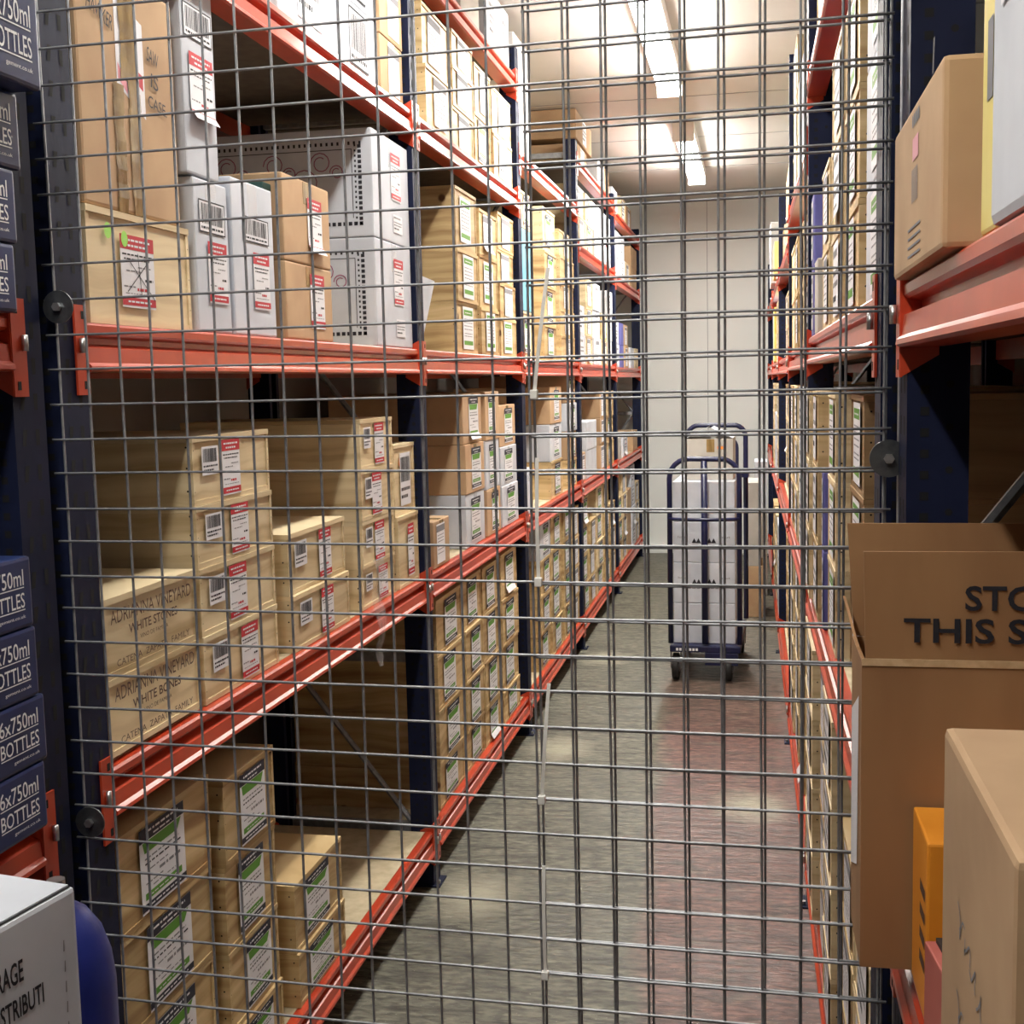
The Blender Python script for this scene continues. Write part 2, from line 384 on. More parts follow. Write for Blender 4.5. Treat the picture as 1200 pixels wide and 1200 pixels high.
def beam(side, y0, y1, z, label, rear=False):
    """stepped box beam, underside at z above the floor"""
    f = 1 if side == 'L' else -1
    x = (xl if side == 'L' else xr)((y0+y1)/2)
    if rear: x -= f*.55; f = -f
    yc = (y0+y1)/2; hl = (y1-y0)/2
    t = thing('shelf_beam', label, 'shelf beam', (x, yc, z), 0 if side == 'L' else math.atan(.0055), 'orange shelf beams')
    mb = MB(); mb.prism_y([(f*a, b) for a, b in PROF], -hl+.001, hl-.001, 'orange_paint'); mb.build('rail', t)
    for s in (-1, 1):
        mb = MB(); ya = s*hl; yb = s*(hl+.034)
        lo, hi = min(ya, yb), max(ya, yb)
        mb.box(min(0, f*.0035)+f*.0008, max(0, f*.0035)+f*.0008, lo, hi, -.035, .10, 'orange_paint')
        ys = ya - s*.0015
        vs = [(f*.003, ys, -.035), (f*.003, ys, .10), (-f*.04, ys, .078), (-f*.04, ys, -.010)]
        vs2 = [(a, ys + s*.003, c) for a, b_, c in vs]
        mb.faces(vs+vs2, [(0,1,2,3), (4,7,6,5), (0,4,5,1), (1,5,6,2), (2,6,7,3), (3,7,4,0)], 'orange_paint')
        for zz in (-.02, .085): mb.box(min(f*.0043, f*.0048), max(f*.0043, f*.0048), ya+s*.012-.004, ya+s*.012+.004, zz-.006, zz+.006, 'hole')
        bc = mb.build('beam_connector', t)
        mb = MB(); mb.tube([(f*.009, ya+s*.024, .028), (f*.009, ya+s*.024, .050)], .0045, 'steel', 8); mb.build('safety_pin', bc, True)
    return t
def shelf(side, y0, y1, z, label, mat='shelf_board', depth=.55):
    """board resting between front and rear beams, top at z"""
    f = 1 if side == 'L' else -1
    x = (xl if side == 'L' else xr)((y0+y1)/2)
    mb = MB(); xa, xb = x-f*.0225, x-f*(depth-.0225)
    mb.box(min(xa, xb), max(xa, xb), y0+.006, y1-.006, z-.016, z, mat); mb.box(min(xa, xb), max(xa, xb), y0+.006, y1-.006, z-.0215, z-.016, 'shaded_underside')
    o = mb.build('shelf_board'); tag(o, label, 'shelf board', 'chipboard shelf boards'); return o

POSTS = [1.713, 3.705, 5.40, 7.21, 9.14, 11.10]
ORD = ['first', 'second', 'third', 'fourth', 'fifth', 'sixth', 'seventh', 'eighth']
LV = {0: 'bottom shelf', 1: 'second shelf', 2: 'eye-level shelf', 3: 'high shelf', 4: 'top shelf'}
SIDE = {'L': 'left', 'R': 'right'}
def bayname(side, b): return ORD[b-1] + ' ' + SIDE[side] + ' bay' if b > 0 else 'near ' + SIDE[side] + ' bay'
hts_l = [2.9, 2.98, H+1.42, H+1.36, H+1.33, H+1.30]
hts_r = [2.9, 2.9, H+1.30, H+1.0, H+.95, H+.95]
for i, y in enumerate(POSTS):
    frame('L', y, hts_l[i], 'navy slotted upright of the left rack, %s beyond the mesh' % ORD[i])
    frame('R', y, hts_r[i], 'navy slotted upright of the right rack, %s beyond the mesh' % ORD[i])
frame('L', 1.592, 2.9, 'navy slotted upright on the near side of the mesh, left, beside blue cartons')
frame('L', -.30, 2.9, 'navy upright at the camera end of the near left bay')
frame('R', 1.566, 2.9, 'navy upright on the near side of the mesh, right, behind the brown cartons')
frame('R', -.30, 2.9, 'navy upright at the camera end of the near right bay')
def bay(i):
    if i == 0: return -.30+PW/2, 1.592-PW/2
    return POSTS[i-1]+PW/2, POSTS[i]-PW/2
# underside heights of the beams above the floor
BZ_L = {0: {0: .105, 1: .910, 2: 1.610}, 1: {0: .105, 1: .910, 2: 1.610, 3: H+.735, 4: H+1.225},
        2: {0: .105, 1: .910, 2: 1.610, 3: H+.735, 4: H+1.225}, 3: {0: .105, 1: .905, 2: 1.605, 3: H+.925},
        4: {0: .105, 1: .900, 2: 1.600, 3: H+.71, 4: H+1.20}, 5: {0: .105, 1: .895, 2: 1.595, 3: H+.685, 4: H+1.15}}
BZ_R = {0: {0: .105, 1: .8487, 2: 1.610}, 1: {0: .105, 1: .910, 2: 1.610, 3: H+.77},
        2: {0: .105, 1: .910, 2: 1.600, 3: H+.60}, 3: {0: .105, 1: .905, 2: 1.59, 3: H+.50},
        4: {0: .105, 1: .900, 2: 1.590, 3: H+.50}, 5: {0: .105, 1: .895, 2: 1.590, 3: H+.50}}
for side, BZ in (('L', BZ_L), ('R', BZ_R)):
    for b, lv in BZ.items():
        y0, y1 = bay(b)
        if side == 'R' and b == 0: y1 = 1.566-PW/2
        for l, z in lv.items():
            beam(side, y0, y1, z, 'orange front beam of the %s, %s' % (LV[l], bayname(side, b)))
            beam(side, y0, y1, z, 'orange rear beam of the %s, %s' % (LV[l], bayname(side, b)), True)
            shelf(side, y0, y1, z+.0755, 'chipboard board of the %s, %s' % (LV[l], bayname(side, b)))
def top(side, b, l): return (BZ_L if side == 'L' else BZ_R)[b][l] + .0755

# ---------------------------------------------------------------- labels, unit size: x -.5..5, z 0..1, face at y=0
LAB = {}
def label_mesh(kind, var):
    key = (kind, var)
    if key in LAB: return LAB[key]
    q = random.Random(hash(str(key)) % 1000 if False else sum(map(ord, str(key))))
    mb = MB(); curl = (var == 2); seg = 7
    paper = 'paper_cream' if kind in ('cream',) else 'paper'
    def off(z): return -.0012 - (.012*max(0, (.20-z)/.20)**2 if curl else 0)
    for i in range(seg):
        a, b = i/seg, (i+1)/seg
        mb.quad((-.5, off(a), a), (.5, off(a), a), (.5, off(b), b), (-.5, off(b), b), paper)
    if curl:
        for i in range(seg):
            a, b = i/seg, (i+1)/seg
            mb.quad((-.5, off(a)+.0004, a), (-.5, off(b)+.0004, b), (.5, off(b)+.0004, b), (.5, off(a)+.0004, a), paper)
    def bar(x0, x1, z0, z1, mat, lift=.0003):
        mb.quad((x0, off(z0)-lift, z0), (x1, off(z0)-lift, z0), (x1, off(z1)-lift, z1), (x0, off(z1)-lift, z1), mat)
    def words(x0, x1, z, h, mat, lift=.0003):
        x = x0
        while x < x1:
            wd = q.uniform(.04, .13); bar(x, min(x+wd, x1), z, z+h, mat, lift); x += wd+.025
    if kind == 'red':
        bar(-.5, .5, .80, 1, 'red_ink'); words(-.40, .38, .915, .03, 'paper', .0006); words(-.28, .26, .84, .03, 'paper', .0006)
        bar(-.5, .5, .03, .14, 'red_ink'); words(-.34, .36, .07, .025, 'paper', .0006)
        words(-.45, .45, .72, .022, 'ink'); words(-.40, .35, .66, .02, 'ink'); words(.0, .40, .56, .018, 'soft_ink')
        words(-.35, .1, .50, .018, 'soft_ink'); words(.2, .44, .38, .035, 'ink'); words(-.44, -.1, .28, .02, 'soft_ink')
        words(-.05, .25, .24, .04, 'red_ink'); words(-.4, .4, .19, .012, 'soft_ink')
    elif kind == 'green':
        bar(-.5, .5, .84, 1, 'black_ink'); words(-.36, .36, .93, .025, 'paper', .0006); words(-.2, .2, .87, .02, 'paper', .0006)
        mb.quad((-.40, -.0015, .70), (.33, -.0015, .70), (.43, -.0015, .83), (-.44, -.0015, .83), 'green_ink')
        words(-.4, .36, .62, .02, 'soft_ink'); words(-.4, .40, .56, .02, 'ink'); words(-.3, .1, .48, .016, 'soft_ink')
        words(-.1, .4, .40, .035, 'soft_ink'); words(-.4, 0, .33, .016, 'soft_ink'); words(-.25, .25, .27, .014, 'soft_ink')
        bar(-.42, .40, .15, .23, 'green_ink'); words(-.3, .3, .18, .014, 'paper', .0006)
        bar(-.5, .5, .03, .11, 'black_ink'); words(-.36, .36, .06, .02, 'paper', .0006)
    elif kind == 'greenonly':
        bar(-.42, .42, .80, .93, 'green_ink'); words(-.3, .3, .85, .02, 'paper', .0006)
        for z in (.70, .62, .54, .46, .36, .30): words(-.38, .38, z, .02, 'soft_ink')
        bar(-.42, .42, .10, .20, 'green_ink')
    elif kind == 'grey':
        bar(-.5, .5, .80, .96, 'soft_ink')
        for z in (.70, .62, .54, .42, .34, .24): words(-.40, .38, z, .022, 'soft_ink')
    elif kind == 'barcode':
        x = -.42
        while x < .42:
            wd = q.choice([.012, .02, .035]); bar(x, x+wd, .45, .92, 'ink'); x += wd+q.choice([.014, .024])
        words(-.42, .42, .28, .06, 'ink'); words(-.42, .2, .14, .06, 'ink')
    elif kind == 'framed':
        for a, b, c, d in ((-.5,.5,.96,1), (-.5,.5,0,.04), (-.5,-.475,0,1), (.475,.5,0,1)): bar(a, b, c, d, 'ink')
        x = -.42
        while x < .42:
            wd = q.choice([.012, .02, .035]); bar(x, x+wd, .28, .9, 'ink'); x += wd+q.choice([.014, .024])
        words(-.42, .42, .12, .07, 'ink')
    elif kind == 'lines':
        words(-.45, .3, .8, .1, 'soft_ink'); words(-.45, .45, .55, .07, 'soft_ink'); words(-.45, .4, .4, .07, 'soft_ink'); words(-.45, .1, .2, .08, 'ink')
    LAB[key] = mb.mesh('shipping_label'); return LAB[key]
def put_label(root, kind, x, z, w, h, y=0., var=None, name='shipping_label', rz=0.):
    var = rnd.choice([0, 1]*7+[2]) if var is None else var
    o = link(name, label_mesh(kind, var), root); o.location = (x, y, z); o.scale = (w, 1, h); o.rotation_euler = (0, rz, 0)
    return o

def wood_body(w, d, h, mat='pine'):
    mb = MB(); t = .010; hw = w/2
    mb.box(-hw+t, hw-t, .0025, d-.0025, 0, h-.011, mat)
    mb.box(-hw, -hw+t, 0, d, 0, h-.011, mat); mb.box(hw-t, hw, 0, d, 0, h-.011, mat)
    mb.box(-hw+t, hw-t, .0005, .0025, 0, .010, mat)
    for s in (-1, 1):
        for z in (h*.2, h*.5, h*.8):
            mb.faces([(s*(hw-.005)+.0012*math.cos(a), -.0003, z+.0012*math.sin(a)) for a in [k*math.pi/3 for k in range(6)]], [tuple(range(6))], 'hole')
    for s in (-1, 1):      # nail heads in the long sides
        for z in (h*.22, h*.55, h*.85):
            for y in (.012, d-.012):
                mb.faces([(s*(hw+.0003), y+.002*math.cos(a), z+.002*math.sin(a)) for a in [k*math.pi/3 for k in range(6)]], [tuple(range(6))], 'hole')
    return mb
def case(kind, side, Y0, Y1, Z0, Z1, lab='', label='', group=None, Xf=None, depth=None, name=None, jit=True, cat=None, detail=2):
    """one crate or carton; Z above the floor, front at Xf facing the aisle"""
    f = 1 if side == 'L' else -1
    yc = (Y0+Y1)/2; w = Y1-Y0; h = Z1-Z0-.0008
    if Xf is None: Xf = (-1.012 if side == 'L' else xr(yc)+.010) - f*(rnd.uniform(0, .010) if jit else 0)
    if depth is None: depth = .50
    base = xl(yc) if side == 'L' else xr(yc)
    depth = min(depth, .60-abs(Xf-base))
    wood = kind in ('pine', 'pale_pine', 'dark_pine')
    nm = name or ('wine_case' if wood else 'cardboard_carton')
    t = thing(nm, label, cat or ('wooden case' if wood else 'carton'), (Xf, yc, Z0+.0004), (math.pi/2 if side == 'L' else -math.pi/2) + (rnd.uniform(-.003, .003) if jit else 0), group)
    if wood:
        wood_body(w, depth, h, kind).build('body', t)
        mb = MB(); mb.box(-w/2, w/2, -.0015, depth+.001, h-.0105, h, kind); mb.build('lid', t)
    else:
        mb = MB(); mb.rbox(-w/2, w/2, 0, depth, 0, h, kind, min(.004, w*.05)); mb.build('body', t)
        if detail > 1:
            tm = MB(); ty = 'tape' if kind in ('carton', 'brown_board', 'grey_card') else 'film'
            tm.box(-.024, .024, .004, depth-.004, h+.0001, h+.0005, ty)
            tm.box(-.024, .024, -.0007, -.0002, h*.72, h-.003, ty); tm.build('packing_tape', t)
    lh = min(h*.84, .155); lw = min(w*.50, .165)
    yl = -.0004
    if lab == 'red':
        put_label(t, 'red', rnd.uniform(-.04, .05), (h-lh)/2-.002, min(w*.30, .085), lh, yl, rnd.choice([0, 1]))
        if wood and w > .28: put_label(t, 'barcode', -w*.30, h*.42, w*.20, h*.42, yl, 0, 'barcode_sticker')
    elif lab: put_label(t, lab, rnd.uniform(-.02, .02), (h-lh)/2, lw, lh, yl)
    return t

LOOK = {'pine': 'pine wine case', 'pale_pine': 'pale pine wine case', 'dark_pine': 'dark pine wine case', 'carton': 'brown carton', 'white_card': 'white carton',
        'grey_card': 'grey carton', 'sky_card': 'sky blue carton', 'purple_card': 'purple carton', 'green_card': 'dark green carton', 'yellow_card': 'yellow carton'}
LABW = {'': 'unlabelled', 'red': 'red-labelled', 'green': 'green-labelled', 'greenonly': 'green-striped', 'grey': 'grey-labelled', 'barcode': 'barcoded', 'lines': 'printed', 'framed': 'framed-barcode'}
def stack(side, b, l, s, Y0, Y1, zs, kinds, labs, **kw):
    """zs: heights above the eye datum, bottom first"""
    n = len(zs)-1
    for k in range(n):
        kd = kinds[k] if isinstance(kinds, list) else kinds
        lb = labs[k] if isinstance(labs, list) else labs
        pos = 'alone in' if n == 1 else ('bottom of' if k == 0 else ('top of' if k == n-1 else ORD[k]+' up in'))
        lab = '%s %s, %s %s stack on %s, %s' % (LABW[lb], LOOK[kd], pos, ORD[s-1], LV[l], bayname(side, b))
        case(kd, side, Y0+.002, Y1-.002, zs[k], zs[k+1], lb, lab, 'cases and cartons on the %s, %s' % (LV[l], bayname(side, b)), **kw)
def Z(b, l, vals, side='L'):
    return [top(side, b, l)+.0006] + [H+v for v in vals]
def hs(side, b, l, h, n):
    z = top(side, b, l)+.0006; return [z+h*k for k in range(n+1)]

# ---- left rack, first bay
stack('L', 1, 0, 1, 1.779, 2.127, Z(1,0,[-1.250,-1.073,-.895,-.719]), 'pine', 'green', detail=2)
stack('L', 1, 0, 2, 2.184, 2.442, Z(1,0,[-1.274,-1.106,-.929,-.756]), ['pine']*3+['pine'], 'green')
stack('L', 1, 0, 3, 2.538, 2.860, Z(1,0,[-1.273,-1.113]), 'pine', 'green')
stack('L', 1, 1, 2, 2.139, 2.510, Z(1,1,[-.464,-.335,-.217,-.087]), ['pale_pine']*4, 'red')
stack('L', 1, 1, 3, 2.594, 2.985, Z(1,1,[-.465,-.326]), ['pale_pine']*2, 'red')
stack('L', 1, 1, 4, 3.109, 3.406, Z(1,1,[-.484,-.357,-.222,-.089]), ['pale_pine']*4, 'red')
stack('L', 1, 1, 5, 3.440, 3.660, Z(1,1,[-.382,-.173]), ['pale_pine']*2, ['red', 'barcode'])
# the two lettered cases by the mesh
for k, (za, zb, mid) in enumerate(((-.592, -.459, 'WHITE BONES'), (-.459, -.328, 'WHITE STONES'))):
    t = case('pale_pine', 'L', 1.776, 2.112, H+za+(.006 if k == 0 else 0), H+zb, '', 'pale wine case lettered %s, %s of the pair beside the left upright' % (mid, ('bottom', 'top')[k]), 'lettered wine cases', Xf=-1.012, jit=False)
    w = .336; h = zb-za; mb = MB(); y = -.0006
    text_into(mb, 'ADRIANNA VINEYARD', 0, y, h*.66, h*.17, 'brown_ink', w*.86, .0)
    text_into(mb, mid, 0, y, h*.47, h*.12, 'brown_ink', w*.52, .015)
    text_into(mb, 'VINO DE FAMILIA', 0, y, h*.355, h*.055, 'brown_ink', w*.30)
    text_into(mb, 'GUALTALLARY - MENDOZA', 0, y, h*.265, h*.04, 'brown_ink', w*.42) if False else None
    text_into(mb, 'CATENA  ZAPATA  FAMILY', 0, y, h*.12, h*.085, 'brown_ink', w*.78)
    mb.build('printed_lettering', t)
# lettering on the long side of the top red-labelled case
t = [o for o in C.objects if o.get('label', '').startswith('red-labelled pale pine wine case, top of second stack on second shelf, first left')][0]
mb = MB(); text_into(mb, 'ZUCCARDI', 0, 0, 0, .022, 'brown_ink', .10, .01); o = mb.build('printed_lettering', t)
o.rotation_euler = (0, 0, -math.pi/2); o.location = (-(2.51-2.139-.004)/2-.0008, .26, .045)
t = [o for o in C.objects if o.get('label', '').startswith('barcoded pale pine wine case, top of fifth stack on second shelf, first left')][0]
mb = MB(); mb.faces([(-.06, -.0008, .15), (-.045, -.0008, .172), (-.02, -.0008, .168), (-.012, -.0008, .145), (-.025, -.0008, .150), (-.04, -.0008, .138)], [tuple(range(6))], 'orange_ink'); mb.build('orange_mark', t)
# eye-level shelf, first bay
t2 = top('L', 1, 2)+.0006
t = case('pale_pine', 'L', 1.793, 2.150, t2, H+.289, '', 'pine case with a crossed-out red label and two green dots, on eye-level shelf', 'cartons and cases on the eye-level shelf', jit=False)
put_label(t, 'red', -.02, .03, .115, .118, -.0004, 0)
mb = MB()
for (cx, cz) in ((-.115, .148), (-.062, .140)):
    mb.faces([(cx+.011*math.cos(a), -.0022, cz+.013*math.sin(a)) for a in [k*math.pi/8 for k in range(16)]], [tuple(range(16))], 'lime')
mb.build('green_dot_sticker', t)
mb = MB()
for a, b_ in (((-.055, .11), (.035, .045)), ((-.06, .055), (.025, .115)), ((-.02, .12), (-.012, .05))):
    p, q_ = Vector((a[0], -.0024, a[1])), Vector((b_[0], -.0024, b_[1])); n = (q_-p).normalized().cross(Vector((0,1,0)))*.0009
    mb.quad(p-n, q_-n, q_+n, p+n, 'ink')
mb.build('pen_cross', t)
t = thing('cardboard_carton', 'tall brown carton with handwriting and peeling brown tape, on the crossed-out pine case', 'carton', (-1.014, 1.964, H+.2905), math.pi/2, 'cartons and cases on the eye-level shelf')
mb = MB(); mb.rbox(-.165, .165, 0, .46, 0, .385, 'carton', .006); mb.build('body', t)
mb = MB()
for (xa, xb, za, zb) in ((-.030, .022, .215, .384), (-.008, .030, .0, .26), (-.060, -.028, .0, .205)):
    zs_ = [za+(zb-za)*k/9 for k in range(10)]
    for k in range(9):
        wj = [rnd.uniform(-.003, .003) for _ in range(4)]
        mb.quad((xa+wj[0], -.0012-.001*(k % 2), zs_[k]), (xb+wj[1], -.0012-.001*(k % 2), zs_[k]), (xb+wj[2], -.0012-.001*((k+1) % 2), zs_[k+1]), (xa+wj[3], -.0012-.001*((k+1) % 2), zs_[k+1]), 'tape')
mb.build('packing_tape', t)
mb = MB(); mb.quad((-.044, -.0006, .205), (.050, -.0006, .165), (.050, -.0006, .320), (-.044, -.0006, .345), 'paper')
mb.quad((-.040, -.0009, .215), (-.01, -.0009, .195), (-.01, -.0009, .212), (-.040, -.0009, .240), 'pink_ink'); mb.quad((.01, -.0009, .225), (.045, -.0009, .21), (.045, -.0009, .235), (.01, -.0009, .245), 'red_ink'); mb.build('torn_label', t)
mb = MB(); y = -.0028
for s, x, z, h_, r_ in (('ROWNEY', -.115, .352, .024, -.20), ('HAWKER', -.095, .292, .024, -.22), ('SAW', .078, .262, .025, -.18), ('IS', .082, .222, .024, -.15), ('CASE.', .090, .186, .020, -.10)):
    mb = MB(); text_into(mb, s, x, y, z, h_, 'ink', len(s)*.0135, .004, r_); mb.build('handwriting', t)
GW = 'cartons and cases on the eye-level shelf'
t = case('white_card', 'L', 2.181, 2.330, t2, H+.390, '', 'white carton with a framed barcode, lower of two beside the crossed-out pine case', GW, jit=False)
put_label(t, 'framed', -.0, .185, .115, .06, 0, 0, 'barcode_print'); put_label(t, 'red', .015, .055, .085, .115, -.001, 1)
t = case('white_card', 'L', 2.160, 2.300, H+.3925, H+.775, '', 'upper white carton with framed barcode and torn red label, beside the taped carton', GW, jit=False)
put_label(t, 'framed', 0, .245, .120, .06, 0, 0, 'barcode_print'); put_label(t, 'red', .005, .10, .100, .12, -.001, 2)
t = case('white_card', 'L', 2.350, 2.565, t2, H+.416, '', 'narrow white carton left of the two small brown cartons, eye-level shelf', GW, jit=False)
put_label(t, 'framed', .01, .190, .135, .05, 0, 0, 'barcode_print'); put_label(t, 'red', .03, .055, .085, .115, -.001, 0)
t = case('green_card', 'L', 2.577, 2.622, t2, H+.440, '', 'dark green box squeezed between the white carton and the small brown cartons', GW, Xf=-1.035, depth=.36, jit=False, detail=1)
for k, (za, zb) in enumerate(((t2, H+.278), (H+.2785, H+.468))):
    t = case('carton', 'L', 2.628, 2.933, za, zb, '', 'small brown carton with red label, %s of the pair on eye-level shelf' % ('lower', 'upper')[k], GW, jit=False)
    put_label(t, 'red', .045, .028, .095, .125, -.0006, 2 if k else 0)
for k, (za, zb) in enumerate(((t2, H+.400), (H+.4015, H+.690))):
    t = case('white_card', 'L', 3.30, 3.655, za, zb, '', 'large white carton with maroon artwork panel, %s of two by the second upright' % ('lower', 'upper')[k], GW, jit=False)
    put_label(t, 'red', .04, .12, .095, .13, -.0006, 1); put_label(t, 'lines', .05, .03, .09, .05, -.0006, 0, 'printed_mark')
    h = zb-za
    # printed panel on the long side: dotted frame and a swirl
    mb = MB()
    def sq(y0, y1, z0, z1, m): mb.quad((-.1783, y0, z0), (-.1783, y1, z0), (-.1783, y1, z1), (-.1783, y0, z1), m)
    for k2 in range(28):
        yy = .03+k2*.0155; sq(yy, yy+.010, .030, .040, 'ink'); sq(yy, yy+.006, h-.045, h-.036, 'ink')
    for k2 in range(16):
        zz = .03+k2*(h-.07)/16; sq(.030, .040, zz, zz+.009, 'ink'); sq(.045, .050, zz+.004, zz+.010, 'ink')
    sq(.056, .058, .05, h-.055, 'ink'); sq(.056, .46, h-.057, h-.055, 'ink')
    for k2 in range(9):
        cy, cz, rr = .10+.045*k2, h*.60+.03*math.sin(k2*2.1), .020+.010*(k2 % 3)
        pts = [(-.1785, cy+rr*math.cos(a)*(1-.06*a), cz+rr*math.sin(a)*(1-.06*a)) for a in [j*.5 for j in range(18)]]
        for p, q_ in zip(pts, pts[1:]):
            p, q_ = Vector(p), Vector(q_); n = (q_-p).normalized().cross(Vector((1,0,0)))*.0014; mb.quad(p-n, q_-n, q_+n, p+n, 'maroon_ink')
    mb.build('printed_panel', t)
# above eye level, first bay
stack('L', 1, 3, 1, 2.20, 2.60, Z(1,3,[1.12]), 'grey_card', 'lines'); stack('L', 1, 3, 2, 2.66, 3.06, Z(1,3,[1.02, 1.19]), 'white_card', 'lines')
stack('L', 1, 3, 3, 3.09, 3.40, Z(1,3,[.985, 1.17]), 'white_card', 'framed'); stack('L', 1, 3, 4, 3.43, 3.655, Z(1,3,[.97, 1.12]), 'carton', 'grey')
stack('L', 1, 3, 5, 1.80, 2.16, Z(1,3,[1.1]), 'carton', 'grey')

# ---- left rack, second bay
stack('L', 2, 0, 1, 3.853, 4.208, Z(2,0,[-1.254,-1.067,-.886,-.700]), 'pine', 'green')
stack('L', 2, 0, 2, 4.245, 4.538, Z(2,0,[-1.252,-1.064,-.881,-.697]), 'pine', 'green')
stack('L', 2, 0, 3, 4.560, 4.846, Z(2,0,[-1.251,-1.068,-.883,-.703]), 'pine', 'green')
stack('L', 2, 0, 4, 4.890, 5.235, Z(2,0,[-1.266,-1.081,-.884,-.698]), 'pine', 'green')
case('carton', 'L', 3.83, 4.04, top('L',2,1)+.0006, H-.44, 'grey', 'small brown carton with black-banded label beside the second left upright, second shelf', 'cartons on the second shelf, second left bay', depth=.10, jit=False)
stack('L', 2, 1, 1, 4.317, 4.629, Z(2,1,[-.400,-.220,-.037]), ['white_card', 'carton', 'carton'], 'green')
stack('L', 2, 1, 2, 4.660, 4.919, Z(2,1,[-.413,-.223,-.035]), ['carton', 'white_card', 'carton'], 'green')
stack('L', 2, 1, 3, 4.955, 5.300, Z(2,1,[-.425,-.265,-.094]), ['white_card', 'white_card', 'carton'], 'green')
stack('L', 2, 2, 1, 4.267, 4.597, Z(2,2,[.286,.467,.680]), 'pine', 'greenonly')
stack('L', 2, 2, 2, 4.627, 4.962, Z(2,2,[.282,.481,.649]), 'pine', ['greenonly', 'greenonly', 'grey'])
stack('L', 2, 2, 3, 4.995, 5.330, Z(2,2,[.260,.400,.535,.683]), 'pine', ['greenonly', 'grey', 'grey', 'grey'])
stack('L', 2, 3, 1, 3.900, 4.245, Z(2,3,[1.0, 1.19]), 'pine', 'grey'); stack('L', 2, 3, 2, 4.276, 4.602, Z(2,3,[.95, 1.085, 1.205]), 'pine', 'grey')
stack('L', 2, 3, 3, 4.62, 4.90, Z(2,3,[.998,1.175]), 'pine', ['green', 'grey']); stack('L', 2, 3, 4, 4.949, 5.33, Z(2,3,[.983,1.165]), 'pale_pine', 'lines')
stack('L', 2, 4, 1, 4.42, 4.72, Z(2,4,[1.49]), 'grey_card', ''); stack('L', 2, 4, 2, 4.86, 5.10, Z(2,4,[1.53]), 'white_card', 'lines'); stack('L', 2, 4, 3, 5.13, 5.35, Z(2,4,[1.54]), 'white_card', 'lines')
# folded sheet tucked by the upright
mb = MB(); mb.faces([(-1.06, 3.80, t2), (-1.05, 3.88, t2), (-1.035, 4.03, H+.335), (-1.045, 3.83, H+.345)]+[(-1.064, 3.80, t2), (-1.054, 3.88, t2), (-1.039, 4.03, H+.335), (-1.049, 3.83, H+.345)],
    [(0,1,2,3), (4,7,6,5), (0,4,5,1), (1,5,6,2), (2,6,7,3), (3,7,4,0)], 'white_card')
tag(mb.build('paper_sheet'), 'white tapering sheet tucked beside the second left upright on eye-level shelf', 'sheet')

# ---- left rack, third to fifth bay
stack('L', 3, 0, 1, 5.50, 5.76, hs('L',3,0,.175,3), 'pine', '', Xf=-1.10, depth=.4)
stack('L', 3, 0, 2, 5.82, 6.12, hs('L',3,0,.18,4), ['pine', 'pine', 'pine', 'white_card'], 'green')
stack('L', 3, 0, 3, 6.16, 6.50, hs('L',3,0,.178,4), 'pine', 'green'); stack('L', 3, 0, 4, 6.56, 6.83, hs('L',3,0,.182,4), 'pine', 'green'); stack('L', 3, 0, 5, 6.86, 7.15, hs('L',3,0,.17,4), 'pine', 'grey')
stack('L', 3, 1, 1, 5.46, 5.60, hs('L',3,1,.21,1), 'white_card', '', Xf=-1.01)
stack('L', 3, 1, 2, 6.22, 6.60, hs('L',3,1,.19,3), ['pine', 'white_card', 'carton'], 'green'); stack('L', 3, 1, 3, 6.84, 7.15, hs('L',3,1,.158,4), ['pine', 'carton', 'white_card', 'carton'], 'green')
stack('L', 3, 2, 1, 5.47, 5.76, Z(3,2,[.315,.68,.84]), ['pale_pine', 'sky_card', 'pale_pine'], ['green', '', 'green'])
stack('L', 3, 2, 2, 5.80, 6.02, Z(3,2,[.30,.50,.72]), 'pine', ['', '', 'grey'], Xf=-1.12, depth=.42)
stack('L', 3, 2, 3, 6.10, 6.48, Z(3,2,[.28,.46,.64,.85]), ['pine', 'pine', 'pine', 'pale_pine'], 'green'); stack('L', 3, 2, 4, 6.62, 7.13, Z(3,2,[.24,.38,.52,.66,.80]), 'pine', 'grey')
t = thing('insulation_sheet', 'tall white sheet with dark holes standing on the third left bay top shelf', 'panel', (-1.02, 5.62, top('L',3,3)+.0006), math.pi/2)
mb = MB(); mb.rbox(-.17, .17, 0, .05, 0, .50, 'foam', .006); mb.build('body', t)
mb = MB()
for (cx, cz, rr) in ((.10, .12, .008), (.07, .20, .012), (.12, .30, .007)): mb.disc((cx, .001, cz), (0,-1,0), rr, .0014, 'hole', 12)
mb.build('drilled_hole', t)
for (l, lst) in ((0, [(9.22,9.55,3,'pine','green'),(9.58,9.92,4,'pale_pine','grey'),(9.96,10.28,3,'carton',''),(10.33,10.66,4,'white_card','lines'),(10.70,11.03,3,'pale_pine','grey')]),
                 (1, [(9.24,9.56,1,'grey_card',''),(9.75,10.1,1,'white_card','lines'),(10.55,10.95,1,'carton','')]),
                 (2, [(9.22,9.5,2,'white_card','lines'),(9.54,9.85,2,'purple_card',''),(9.9,10.22,2,'carton','grey'),(10.4,10.7,1,'white_card',''),(10.72,11.02,1,'pale_pine','')]),
                 (3, [(9.22,9.6,2,'white_card','red'),(9.64,10.0,2,'white_card','lines'),(10.04,10.4,1,'pale_pine','grey'),(10.5,11.0,2,'carton','')]),
                 (4, [(9.2,9.55,1,'white_card','lines'),(9.7,10.1,1,'pale_pine','lines'),(10.2,10.6,1,'carton','grey')])):
    for s, (a, b_, n, kd, lb) in enumerate(lst): stack('L', 5, l, s+1, a, b_, hs('L',5,l,.17,n), kd, lb, detail=1)
